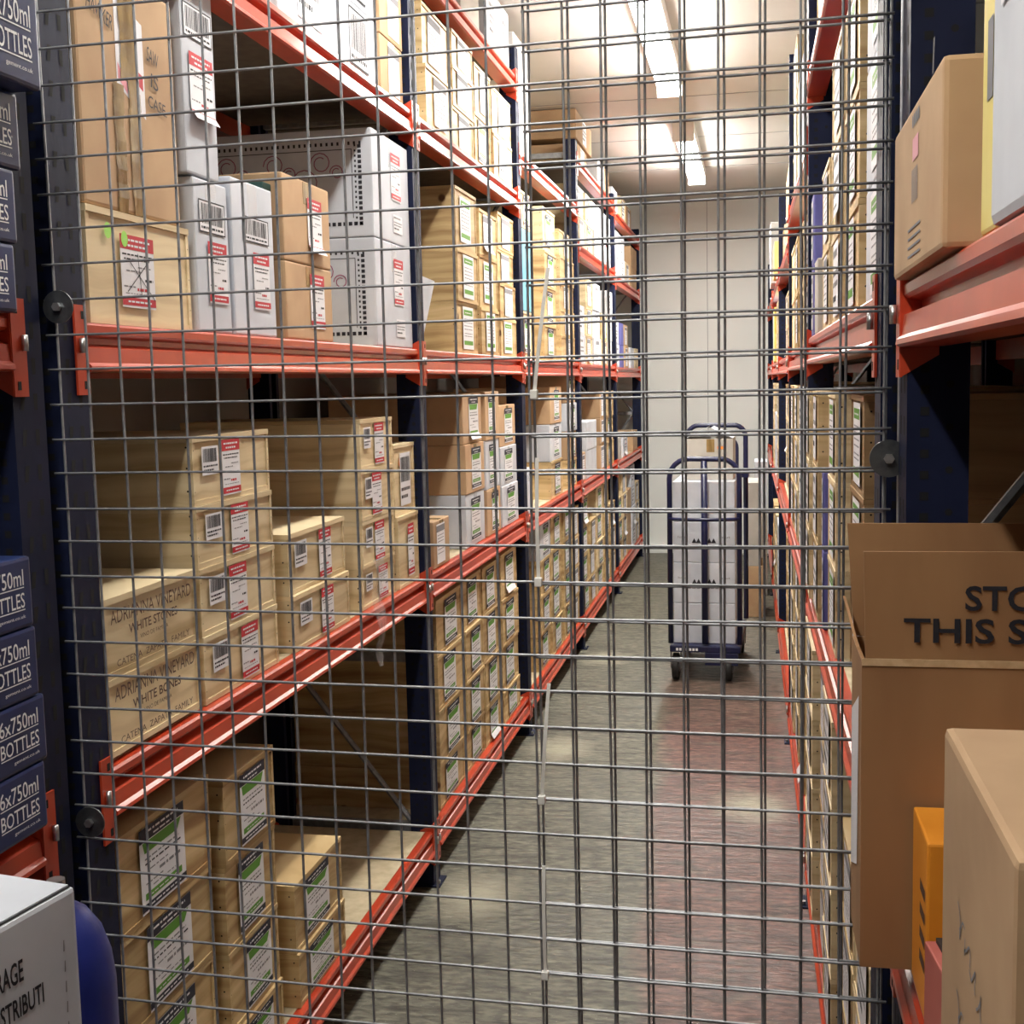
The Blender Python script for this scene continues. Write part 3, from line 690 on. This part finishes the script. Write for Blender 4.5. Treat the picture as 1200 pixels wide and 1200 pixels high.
for (l, lst) in ((0, [(7.29,7.60,4,'pine','green'),(7.64,7.95,3,'pine','grey'),(7.99,8.33,4,'pale_pine','green'),(8.37,8.70,4,'pine','green'),(8.74,9.06,3,'pine','grey')]),
                 (1, [(7.30,7.50,1,'carton','grey'),(7.55,8.05,2,'white_card',''),(8.25,8.55,3,'carton','grey'),(8.60,9.05,3,'pine','green')]),
                 (2, [(7.29,7.60,2,'white_card','lines'),(7.64,7.95,3,'pale_pine','grey'),(7.99,8.36,3,'white_card','grey'),(8.4,8.74,2,'pine','grey'),(8.78,9.06,3,'white_card','lines')]),
                 (3, [(7.29,7.66,2,'pale_pine','grey'),(7.70,8.05,2,'pale_pine','green'),(8.1,8.5,2,'white_card','grey'),(8.55,9.04,2,'white_card','red')]),
                 (4, [(8.35,8.7,1,'white_card','lines'),(8.74,9.0,1,'carton','')])):
    for s, (a, b_, n, kd, lb) in enumerate(lst): stack('L', 4, l, s+1, a, b_, hs('L',4,l,.175,n), kd, lb, detail=1)
for k, (za, zb, ya, yb, lb) in enumerate(((0, .115, 7.35, 7.75, 'lower'), (.1155, .30, 7.30, 8.00, 'upper'))):
    b0 = top('L',4,4)+.0006
    case('carton', 'L', ya, yb, b0+za, b0+zb-.02, 'lines', 'wide tan carton near the ceiling above the fourth left upright, %s of two' % lb, 'tan cartons on the top shelf', depth=.55, jit=False)

# ---- right rack
RB = {1: {0: [(1.80,2.12,4,'pale_pine','lines',0),(2.15,2.45,3,'pine','grey',.004),(2.49,2.80,4,'pale_pine','lines',-.012),(2.83,3.12,4,'pine','grey',-.002),(3.15,3.62,4,'pale_pine','lines',-.016)],
              1: [(1.78,2.10,1,'carton','',.14),(2.30,2.62,3,'dark_pine','greenonly',.030),(2.65,2.92,3,'pale_pine','greenonly',.004),(2.95,3.02,2,'purple_card','lines',-.004),(3.06,3.34,3,'pine','lines',-.010),(3.37,3.63,3,'pale_pine','lines',-.016)],
              2: [(1.80,2.18,3,'white_card','greenonly',.006),(2.22,2.55,3,'pine','greenonly',.0),(2.58,2.92,3,'pale_pine','lines',-.002),(2.95,3.24,2,'pale_pine','grey',-.004),(3.30,3.45,1,'grey_card','',-.012),(3.48,3.62,2,'purple_card','lines',-.012)],
              3: [(1.85,2.25,2,'white_card','lines',0),(2.3,2.7,2,'pale_pine','lines',0),(2.74,3.1,2,'white_card','lines',0),(3.14,3.6,2,'pale_pine','',0)]},
      2: {0: [(3.80,4.12,4,'pale_pine','lines',-.010),(4.16,4.48,4,'pine','lines',-.016),(4.52,4.84,4,'pale_pine','grey',-.018),(4.9,5.3,4,'pale_pine','grey',-.022)],
          1: [(3.82,4.10,2,'pale_pine','lines',-.012),(4.2,4.5,3,'white_card','lines',-.018),(4.55,4.9,3,'pale_pine','lines',-.020),(4.95,5.3,3,'pine','grey',-.020)],
          2: [(3.82,4.16,2,'pine','lines',-.010),(4.2,4.55,2,'pale_pine','lines',-.014),(4.6,4.9,2,'pine','grey',-.016),(4.95,5.3,2,'pale_pine','',-.016)],
          3: [(3.85,4.3,3,'white_card','lines',-.010),(4.35,4.8,2,'white_card','',-.010),(4.85,5.3,3,'pale_pine','lines',-.010)]},
      3: {0: [(5.5,5.85,4,'pale_pine','lines',-.012),(5.9,6.3,3,'pine','grey',-.016),(6.35,6.7,4,'pale_pine','lines',-.012),(6.75,7.1,4,'pine','',-.012)],
          1: [(5.5,5.9,3,'pale_pine','lines',-.012),(5.95,6.4,2,'white_card','lines',-.012),(6.5,7.1,3,'pale_pine','grey',-.014)],
          2: [(5.5,5.9,2,'yellow_card','',-.012),(5.95,6.4,2,'white_card','lines',-.014),(6.5,7.1,2,'pale_pine','grey',-.014)],
          3: [(5.5,5.9,2,'white_card','',-.012),(6.0,6.5,2,'carton','',-.03),(6.6,7.05,1,'pale_pine','',-.03)]},
      4: {0: [(7.35,7.8,3,'white_card','lines',-.01),(7.9,8.4,3,'pale_pine','lines',-.01),(8.5,9.0,3,'pine','',-.01)], 1: [(7.35,7.8,3,'pale_pine','lines',-.01),(7.9,8.4,2,'white_card','',-.01),(8.5,9.0,3,'pale_pine','',-.01)],
          2: [(7.35,7.9,2,'pale_pine','lines',-.01),(8.0,8.4,2,'yellow_card','',-.02),(8.5,9.0,2,'white_card','',-.01)], 3: [(7.4,7.9,1,'yellow_card','',-.03),(8.1,8.6,2,'white_card','',-.04)]}}
for b, lv in RB.items():
    for l, lst in lv.items():
        hh = {0: .178, 1: .185, 2: .190, 3: .19}[l]
        if b == 2 and l == 2: hh = .20
        if b >= 3 and l == 2: hh = .17
        for s, (a, b_, n, kd, lb, dx) in enumerate(lst):
            stack('R', b, l, s+1, a, b_, hs('R', b, l, hh, n), kd, lb, Xf=xr((a+b_)/2)+.006+dx+{1: .012 if l >= 2 else 0, 2: .018, 3: .042, 4: .006}[b], detail=1)

# ---------------------------------------------------------------- near left bay: blue bottle cartons
def blue_carton(y0, y1, z0, h, xf, label, txt=True):
    w = y1-y0
    t = thing('bottle_carton', label, 'carton', (xf, (y0+y1)/2, z0), math.pi/2, 'navy bottle cartons')
    mb = MB(); mb.rbox(-w/2, w/2, 0, .40, 0, h-.001, 'blue_card', .005); mb.build('body', t)
    mb = MB(); xr_ = w/2-.020; y = -.0006
    text_into(mb, '6x750ml', xr_, y, h*.60, h*.23, 'white_ink', .088, .004, 0, 'r')
    mb.quad((xr_-.088, y, h*.565), (xr_, y, h*.565), (xr_, y, h*.580), (xr_-.088, y, h*.580), 'white_ink')
    text_into(mb, 'BOTTLES', xr_, y, h*.29, h*.21, 'white_ink', .088, .004, 0, 'r')
    mb.quad((xr_-.088, y, h*.255), (xr_, y, h*.255), (xr_, y, h*.270), (xr_-.088, y, h*.270), 'white_ink')
    text_into(mb, 'www.bottleshipment.co.uk', xr_, y, h*.13, h*.07, 'white_ink', .15, 0, 0, 'r') if False else text_into(mb, 'www.                     gement.co.uk', xr_, y, h*.13, h*.06, 'white_ink', .15, 0, 0, 'r')
    mb.build('printed_text', t)
    return t
b1 = top('L', 0, 1)+.0006; b2 = top('L', 0, 2)+.0006
for k, (ye, hz) in enumerate(((1.512, .0935), (1.521, .092), (1.511, .096), (1.508, .096))):
    blue_carton(ye-.30, ye, b1+sum((.0935, .092, .096, .096)[:k]), hz, -.96, 'navy 6x750ml bottles carton, %s in the lower blue stack at left' % ('bottom', 'second', 'third', 'top')[k])
z = b2
for k, (h, ye, xf) in enumerate(((.090, 1.517, -.96), (.097, 1.527, -.96), (.101, 1.545, -.96), (.125, 1.548, -.925))):
    blue_carton(ye-.30, ye, z, h, xf, 'navy 6x750ml bottles carton, %s in the upper blue stack at left' % ('bottom', 'second', 'third', 'top')[k]); z += h+.0006
# white distribution carton on a plain one, and a blue gas cylinder behind it
cx, cy = -.7646, 1.2485
t = thing('distribution_carton', 'big white storage carton with black lettering, bottom left corner', 'carton', (cx, cy, .658), math.radians(80))
mb = MB(); mb.rbox(-.42, 0, 0, .16, 0, .361, 'white_card', .006); mb.build('body', t)
mb = MB(); mb.box(-.416, -.004, .0065, .156, .3612, .3632, 'white_card'); mb.box(-.416, -.004, .003, .0062, .3612, .3616, 'hole'); mb.build('lid', t)
mb = MB(); y = -.0007
text_into(mb, 'STORAGE', -.088, y, .290, .025, 'ink', .070, .015, 0, 'r'); text_into(mb, 'DISTRIBUTI', -.060, y, .252, .023, 'ink', .080, .015, 0, 'r'); text_into(mb, 'OTTO', -.084, y, .214, .023, 'ink', .036, .015, 0, 'r'); mb.build('printed_text', t); mb = MB()
for k in range(12): mb.quad((-.026, y, .03+k*.024), (-.024, y, .03+k*.024), (-.0235, y, .043+k*.024), (-.025, y, .043+k*.024), 'soft_ink')
mb.build('stitch_marks', t)
t = thing('cardboard_carton', 'plain brown carton under the white storage carton', 'carton', (cx, cy, 0), math.radians(80))
mb = MB(); mb.rbox(-.42, 0, 0, .16, 0, .657, 'carton', .008); mb.build('body', t)
t = thing('gas_cylinder', 'blue round-shouldered cylinder standing behind the white storage carton', 'cylinder', (-.917, 1.452, 0))
mb = MB(); n = 28; prof = [(.060, 0), (.069, .015), (.070, .79), (.066, .825), (.055, .862), (.038, .888), (.022, .90), (.020, .915)]
vs = [(r_*math.cos(2*math.pi*k/n), r_*math.sin(2*math.pi*k/n), z_) for r_, z_ in prof for k in range(n)]
fs = [(i*n+k, i*n+(k+1) % n, (i+1)*n+(k+1) % n, (i+1)*n+k) for i in range(len(prof)-1) for k in range(n)] + [tuple(range(n))[::-1], tuple((len(prof)-1)*n+k for k in range(n))]
mb.faces(vs, fs, 'blue_plastic'); mb.build('body', t, True)
mb = MB(); mb.tube([(0, 0, .912), (0, 0, .935)], .012, 'steel', 10); mb.build('valve', t)

# ---------------------------------------------------------------- near right bay
r1 = top('R', 0, 1)+.0006; r2 = top('R', 0, 2)+.0006
t = thing('open_carton', 'large open brown carton with raised flaps reading STORE THIS SIDE UP', 'open carton', (.112, 1.372, r1), 0)
L_, D_, HB = .46, .138, .345
mb = MB(); th = .004
mb.box(0, L_, 0, th, 0, HB, 'brown_board'); mb.box(0, L_, D_-th, D_, 0, HB, 'brown_board')
mb.box(0, th, th, D_-th, 0, HB, 'brown_board'); mb.box(L_-th, L_, th, D_-th, 0, HB, 'brown_board'); mb.box(th, L_-th, th, D_-th, 0, th, 'brown_board')
mb.build('body', t)
def flap(name, v4, thick, mat='brown_board', ny=10, nx=14, amp=.002, seed=1):
    q = random.Random(seed); mb = MB(); A, B, Cc, D = [Vector(p) for p in v4]; T = Vector(thick)
    top_, bot = [], []
    for j in range(ny+1):
        for i in range(nx+1):
            u, v = i/nx, j/ny; p = (A*(1-u)+B*u)*(1-v)+(D*(1-u)+Cc*u)*v
            off_ = T.normalized()*(amp*math.sin(u*5+v*3+seed)*v + amp*1.5*max(0, v-u*1.2-.25))
            top_.append(p+off_); bot.append(p+off_+T)
    W_ = nx+1; fs = []
    for j in range(ny):
        for i in range(nx):
            a = j*W_+i; fs.append((a, a+1, a+1+W_, a+W_)); m_ = len(top_); fs.append((m_+a, m_+a+W_, m_+a+1+W_, m_+a+1))
    m_ = len(top_)
    for i in range(nx): fs.append((i, m_+i, m_+i+1, i+1)); a = ny*W_+i; fs.append((a, a+1, m_+a+1, m_+a))
    for j in range(ny): a = j*W_; fs.append((a, a+W_, m_+a+W_, m_+a)); a = j*W_+nx; fs.append((a, m_+a, m_+a+W_, a+W_))
    mb.faces(top_+bot, fs, mat); return mb.build(name, t)
f1 = flap('flap', [(.004, .001, HB+.001), (L_-.004, .001, HB+.001), (L_-.004, -.004, HB+.121), (.001, -.004, HB+.121)], (0, .004, 0), amp=.001, seed=2)
flap('flap', [(.002, D_-.003, HB+.001), (L_-.004, D_-.003, HB+.001), (L_-.004, D_-.002, HB+.135), (-.006, D_-.002, HB+.135)], (0, .004, 0), amp=.001, seed=5)
flap('flap', [(.001, .010, HB+.001), (.001, D_-.008, HB+.001), (-.012, D_-.01, HB+.050), (-.004, .02, HB+.012)], (.003, 0, 0), amp=.0005)
mb = MB()
text_into(mb, 'STORE', .105, -.0040, HB+.058, .027, 'ink', .118, .018, 0, 'l'); mb.build('printed_text', t); mb = MB()
text_into(mb, 'THIS SIDE UP', .043, -.0028, HB+.0225, .027, 'ink', .262, .018, 0, 'l')
o = mb.build('printed_text', t)
mb = MB(); mb.box(.0, L_, -.0012, -.0002, HB-.004, HB+.004, 'board_edge'); mb.build('score_line', t)
mb = MB(); mb.quad((-.0006, .045, .10), (-.0006, .13, .07), (-.0006, .13, .26), (-.0006, .03, .30), 'paper'); mb.build('paper_label', t)
t = thing('cardboard_carton', 'tan carton with faint handwriting at the bottom right corner, in front of the orange box', 'carton', (.150, .895, r1), -math.pi/2)
mb = MB(); HB2 = H-.287-r1; mb.rbox(-.145, .145, 0, .36, 0, HB2, 'carton', .006); mb.build('body', t)
mb = MB(); q = random.Random(5)
for r_ in range(3):
    zb = .245-.07*r_; prev = None
    for k in range(46):
        a = k*.62; p = Vector((-.06+k*.0024+.006*math.sin(a*1.1), -.0006, zb-k*.0006+.011*math.cos(a)*(1 if k % 9 < 6 else .3)))
        if prev is not None and (k % 12):
            d = (p-prev).normalized().cross(Vector((0, 1, 0)))*.0011; mb.quad(prev-d, p-d, p+d, prev+d, 'soft_ink')
        prev = p
    if r_ < 2: mb.build('faint_marks', t); mb = MB()
mb.build('faint_marks', t)
t = thing('orange_box', 'orange cardboard box beside the large open carton', 'box', (.166, 1.308, r1), -math.pi/2)
mb = MB(); mb.rbox(-.056, .056, 0, .30, 0, H-.466-r1, 'orange_card', .003); mb.build('body', t)
mb = MB()
for k in range(4): mb.quad((.012, -.0007, .05+k*.025), (.048, -.0007, .05+k*.025), (.048, -.0007, .062+k*.025), (.012, -.0007, .062+k*.025), 'brown_ink')
mb.build('printed_bars', t)
t = thing('pink_box', 'dull pink box with black top between the orange box and the tan carton', 'box', (.162, 1.232, r1), math.radians(-84))
mb = MB(); mb.rbox(0, .16, 0, .16, 0, .098, 'pink_card', .002); mb.build('body', t)
mb = MB(); mb.box(.004, .156, .010, .15, .0982, .103, 'rubber'); mb.build('lid', t)
t = thing('cardboard_carton', 'brown carton with small orange print on the near right eye-level shelf', 'carton', (.157, 1.322, r2), -math.pi/2)
mb = MB(); mb.rbox(-.198, .180, 0, .10, 0, H+.268-r2, 'carton', .005); mb.build('body', t)
mb = MB(); y = -.0006
for k in range(4): mb.quad((-.06, y, .012+k*.009), (.04, y, .012+k*.009), (.04, y, .0145+k*.009), (-.06, y, .0145+k*.009), 'soft_ink')
for k in range(8): mb.quad((-.03+k*.006, y, .065), (-.027+k*.006, y, .065), (-.027+k*.006, y, .098), (-.03+k*.006, y, .098), 'soft_ink')
mb.quad((-.025, y, .106), (.02, y, .106), (.02, y, .128), (-.025, y, .128), 'pink_ink')
for k in range(5): mb.quad((-.03+k*.012, y, .140), (-.022+k*.012, y, .140), (-.022+k*.012, y, .152), (-.03+k*.012, y, .152), 'soft_ink')
mb.quad((.115, y, .16), (.125, y, .16), (.13, y, .19), (.12, y, .19), 'ink')
mb.build('printed_marks', t)
t = thing('yellow_carton', 'yellow carton standing between the brown and the white carton, near right bay', 'carton', (.176, 1.035, r2), -math.pi/2)
mb = MB(); mb.rbox(-.030, .030, 0, .22, 0, .52, 'yellow_card', .004); mb.build('body', t)
mb = MB(); mb.quad((-.005, -.0006, .10), (.018, -.0006, .10), (.018, -.0006, .16), (-.005, -.0006, .16), 'soft_ink'); mb.build('printed_patch', t)
t = thing('white_carton', 'tall white carton with faint script, right edge of the near right shelf', 'carton', (.172, .812, r2), -math.pi/2)
mb = MB(); mb.rbox(-.19, .19, 0, .30, 0, .55, 'white_card', .008); mb.build('body', t)
mb = MB()
for z in (.15, .20, .33, .42): put_label(t, 'lines', -.05, z, .20, .03, -.0002, 0, 'faint_script')
for k, (ya, yb, xa, za, zb) in enumerate(((1.32, 1.42, .36, -.0, .09), (1.32, 1.42, .36, .0905, .20))):
    pass
stack('R', 1, 2, 7, 1.765, 1.795, hs('R',1,2,.2,2), 'dark_pine', '', Xf=.30, depth=.4) if False else None
for k in range(3):
    case('dark_pine', 'R', 1.26, 1.44, r1+.38+.0 if False else r1+.0+.115*k, r1+.115*(k+1), '', 'dark wooden case at the back of the near right bay, %s of three' % ('bottom', 'middle', 'top')[k], 'dark cases at the back', Xf=.60, depth=.10, jit=False) if False else None

# ---------------------------------------------------------------- wire mesh partition
a0 = -.0359; ca, sa = math.cos(a0), math.sin(a0)
def mesh_panel(name, label, c0, c1, r0, r1_, dx, dy, dz, shear, stub_l, stub_r, seed):
    q = random.Random(seed); mb = MB(); x0, x1 = c0*.05, c1*.05
    def P(u, z): return (-.9938 + (u+dx+shear*z)*ca - dy*sa, 1.6585 + (u+dx+shear*z)*sa + dy*ca, H + .5814 + z + dz)
    for r in range(r0, r1_+1):
        j = q.uniform(-.0012, .0012); ph = q.uniform(0, 6)
        us = [x0-stub_l] + [c*.05 for c in range(int(math.ceil(c0)), int(c1)+1, 2)] + [x1+stub_r]
        mb.tube([P(u, -r*.05+j+.0008*math.sin(u*6+ph)) for u in us], .0019, 'galv', 6)
    for c in range(int(c0), int(c1)+1):
        j = q.uniform(-.0012, .0012)
        zs_ = [-r*.05 for r in range(r0, r1_+1, 3)]; zs_ = [-r0*.05+.012] + zs_ + [-r1_*.05-.012]
        ph = q.uniform(0, 6)
        mb.tube([(lambda p: (p[0], p[1]+.0036, p[2]))(P(c*.05+j+.0012*math.sin(z*4+ph), z)) for z in zs_], .0019, 'galv', 6)
    o = mb.build(name, None, True); return tag(o, label, 'wire mesh')
mesh_panel('wire_mesh_panel', 'wide galvanised wire mesh panel spanning the whole aisle opening', 0, 23, -19, 42, 0, 0, 0, 0, .014, .010, 3)
mesh_panel('wire_mesh_panel', 'narrower wire mesh panel overlapping the right part of the wide panel', 14, 23, -19, 42, .0066, .013, -.0050, .0028, .010, .0, 9)
def washer(px, pz, py, lab, r=.0235):
    t = thing('clamp_washer', lab, 'washer', (px, py, pz), 0, 'mesh clamp washers')
    mb = MB(); mb.tube([(0, 0, 0), (0, -.0025, 0)], r, 'dark_steel', 28); mb.build('washer_disc', t)
    mb = MB(); mb.tube([(0, -.0026, 0), (0, -.009, 0)], .0065, 'steel', 6); mb.build('bolt', t)
washer(-.983, H+.122, 1.6545, 'round bolted washer clamping the mesh at the left upright, upper')
washer(-.981, H-.642, 1.6545, 'round bolted washer clamping the mesh at the left upright, lower')
washer(.1625, H-.1056, 1.6125, 'round bolted washer clamping the mesh at the right upright')
mb = MB(); mb.tube([(.179, 1.633, 0), (.179, 1.633, 2.9)], .0045, 'galv', 8); tag(mb.build('mesh_edge_rod', None, True), 'vertical steel rod at the right edge of the mesh', 'rod')
# cable ties
TIES = [((-.2858, H-.0169), (-.263, H+.1459), 'uppermost white cable tie on the mesh, long tail slanting up over pine cases'),
        ((-.2852, H-.2662), (-.2828, H-.100), 'second white cable tie from the top of the mesh, over the eye-level gap'),
        ((-.2867, H-.5655), (-.2728, H-.4028), 'third white cable tie from the top, beside the floor-level orange beam'),
        ((-.2871, H-.8150), (-.2850, H-.6562), 'lowest white cable tie on the mesh, seen against the concrete floor')]
for (x0, z0), (x1, z1), lab in TIES:
    t = thing('cable_tie', lab, 'cable tie', (x0, 1.622, z0), 0, 'white cable ties on the mesh')
    mb = MB(); n = 8; pts = [Vector(((x1-x0)*k/n, -.002-.010*math.sin(k/n*2.4), (z1-z0)*k/n)) for k in range(n+1)]
    for p, q_ in zip(pts, pts[1:]):
        mb.faces([(p.x-.0024, p.y, p.z), (p.x+.0024, p.y, p.z), (q_.x+.0024, q_.y, q_.z), (q_.x-.0024, q_.y, q_.z),
                  (p.x-.0024, p.y+.0012, p.z), (p.x+.0024, p.y+.0012, p.z), (q_.x+.0024, q_.y+.0012, q_.z), (q_.x-.0024, q_.y+.0012, q_.z)],
                 [(0,1,2,3), (4,7,6,5), (0,4,5,1), (1,5,6,2), (2,6,7,3), (3,7,4,0)], 'tie_plastic')
    mb.build('tail', t)
    mb = MB(); mb.rbox(-.005, .005, -.008, .001, -.006, .006, 'tie_plastic', .0015)
    mb.build('head', t)

# ---------------------------------------------------------------- hand truck in the aisle
TX, TY = -.262, 6.46
t = thing('platform_trolley', 'dark blue tube-framed trolley loaded with white cartons in the aisle', 'trolley', (TX, TY, 0), math.radians(-2))
HW = .178; TR = .014
def arch(y, hw, zt, z0, x=0, rr=.10):
    pts = [(x-hw, y, z0), (x-hw, y, zt-rr)]
    for k in range(1, 7): a = math.pi - k*math.pi/12; pts.append((x-hw+rr+rr*math.cos(a), y, zt-rr+rr*math.sin(a)))
    for k in range(1, 7): a = math.pi/2 - k*math.pi/12; pts.append((x+hw-rr+rr*math.cos(a), y, zt-rr+rr*math.sin(a)))
    pts.append((x+hw, y, z0)); return pts
mb = MB(); mb.tube(arch(0, HW, 1.165, .20), TR, 'trolley_paint', 10)
mb.tube([(0, 0, .20), (0, 0, 1.155)], .017, 'trolley_paint', 10); mb.build('front_frame', t, True)
mb = MB(); pts = [(-HW + 2*HW*k/10, -.012-.035*math.sin(math.pi*k/10), .855) for k in range(11)]; mb.tube(pts, .009, 'trolley_paint', 8); mb.build('cross_bar', t, True)
mb = MB(); mb.tube(arch(.72, .165, 1.31, .20, .015, .07), TR, 'trolley_paint', 10); mb.tube(arch(.62, .12, 1.245, .9, .015, .06), .011, 'trolley_paint', 8)
mb.box(.10, .20, .60, .74, 1.02, 1.05, 'trolley_paint'); mb.build('rear_frame', t)
mb = MB(); mb.rbox(-HW-.005, HW+.005, -.02, .75, .155, .19, 'trolley_paint', .006)
mb.box(-.16, 0, -.024, -.019, .09, .155, 'trolley_paint') if False else mb.rbox(0, .17, -.024, .02, .09, .155, 'trolley_paint', .003)
mb.build('platform', t)
mb = MB()
for k in range(7): mb.quad((-.15+k*.017, -.0215, .164), (-.138+k*.017, -.0215, .164), (-.138+k*.017, -.0215, .178), (-.15+k*.017, -.0215, .178), 'white_ink')
mb.build('printed_text', t)
for (a, b_) in ((-.155, .03), (.120, .03), (-.15, .70), (.15, .70)):
    mb = MB(); n = 20
    prof = [(-.016, .030), (-.019, .058), (-.014, .070), (.014, .070), (.019, .058), (.016, .030)]
    vs = []; fs = []; m_ = len(prof)
    for k in range(n):
        an = 2*math.pi*k/n
        for (xx, r_) in prof: vs.append((a+xx, b_+r_*math.cos(an), .071+r_*math.sin(an)))
    for k in range(n):
        for i in range(m_): fs.append((k*m_+i, k*m_+(i+1) % m_, ((k+1) % n)*m_+(i+1) % m_, ((k+1) % n)*m_+i))
    wm = MB(); wm.faces(vs, fs, 'rubber')
    mb = MB(); mb.tube([(a-.020, b_, .071), (a+.020, b_, .071)], .030, 'galv', 14)
    for s in (-1, 1): mb.box(a+s*.026-.002, a+s*.026+.002, b_-.018, b_+.018, .06, .155, 'galv')
    cb = mb.build('caster', t); wm.build('wheel', cb, True)
bx0, by = TX-.005, TY+.045
zz = [.191, .405, .620, .835, 1.045]
for k in range(4):
    c = thing('white_carton', 'white carton with three small triangle marks, %s on the blue trolley' % ('bottom', 'second from bottom', 'third from bottom', 'topmost large one')[k], 'carton', (bx0, by, zz[k]), math.radians(-2), 'white cartons on the trolley')
    h = zz[k+1]-zz[k]-.001
    mb = MB(); mb.rbox(-.160, .160, 0, .55, 0, h, 'white_card', .005); mb.build('body', c)
    if k in (1, 2):
        mb = MB(); y = -.0006
        for dx in (-.05, .05, -.028, .028): mb.faces([(dx-.013, y, h*.48), (dx+.013, y, h*.48), (dx, y, h*.48+.026)], [(0,1,2)], 'ink')
        text_into(mb, 'haut', -.11, y, h*.60, .012, 'soft_ink', .05); text_into(mb, 'haut', .11, y, h*.60, .012, 'soft_ink', .05)
        for q_ in range(9): mb.quad((-.11+q_*.024, y, h*.36), (-.092+q_*.024, y, h*.36), (-.092+q_*.024, y, h*.36+.008), (-.11+q_*.024, y, h*.36+.008), 'soft_ink')
        mb.build('printed_marks', c)
c = thing('open_carton', 'small open grey-white carton on top of the trolley load', 'open carton', (TX+.02, TY+.13, 1.046), math.radians(-2))
mb = MB(); w_, d_, h = .125, .26, .215
mb.box(-w_, w_, 0, .004, 0, h, 'grey_card'); mb.box(-w_, w_, d_-.004, d_, 0, h, 'grey_card'); mb.box(-w_, -w_+.004, .004, d_-.004, 0, h, 'grey_card'); mb.box(w_-.004, w_, .004, d_-.004, 0, h, 'grey_card'); mb.box(-w_+.004, w_-.004, .004, d_-.004, 0, .004, 'grey_card')
mb.build('body', c)
for s in (-1, 1):
    mb = MB(); mb.faces([(s*w_, 0, h), (s*w_, d_, h), (s*.012, d_, h+.055), (s*.012, 0, h+.055), (s*w_, 0, h+.003), (s*w_, d_, h+.003), (s*.012, d_, h+.058), (s*.012, 0, h+.058)], [(0,1,2,3), (4,7,6,5), (0,4,5,1), (1,5,6,2), (2,6,7,3), (3,7,4,0)], 'white_card'); mb.build('flap', c)
mb = MB(); mb.quad((-.012, -.0006, h-.07), (.030, -.0006, h-.07), (.030, -.0006, h-.002), (-.012, -.0006, h-.002), 'tape'); mb.build('packing_tape', c)
mb = MB(); mb.quad((.045, -.0006, h-.055), (.075, -.0006, h-.055), (.075, -.0006, h-.040), (.045, -.0006, h-.040), 'orange_ink'); mb.build('orange_mark', c)
# cartons on the floor behind the trolley
for (x, y, z, w_, d_, h, m_, lab) in ((-.005, 8.25, 0, .10, .40, .34, 'carton', 'brown carton on the floor behind the trolley, by the right rack'),
        (-.020, 8.25, .3405, .10, .40, .55, 'grey_card', 'tall grey carton stacked behind the trolley on its right'),
        (.035, 9.1, 0, .09, .35, .62, 'grey_card', 'grey carton at the far end of the aisle, right side, lower'),
        (.035, 9.1, .6205, .09, .35, .35, 'white_card', 'white-topped carton at the far end of the aisle, upper')):
    c = thing('cardboard_carton', lab, 'carton', (x, y, z), 0)
    mb = MB(); mb.rbox(-w_/2, w_/2, 0, d_, 0, h, m_, .004); mb.build('body', c)
# crumpled film hanging from the red-labelled cases
mb = MB(); q = random.Random(4); nx, nz = 8, 14; vs = []; fs = []
for j in range(nz+1):
    for i in range(nx+1):
        wv = .035*(1-abs(j/nz-.25)) + .012
        vs.append((-.996+q.uniform(0, .008)+.006*math.sin(j*.9), 3.17+(i/nx-.5)*2*wv+q.uniform(-.004, .004), H-.46-j*.021))
for j in range(nz):
    for i in range(nx): a = j*(nx+1)+i; fs.append((a, a+1, a+nx+2, a+nx+1))
mb.faces(vs, fs, 'film'); tag(mb.build('plastic_film', None, True), 'crumpled clear plastic film hanging over the orange beam below the red-labelled cases', 'plastic film')
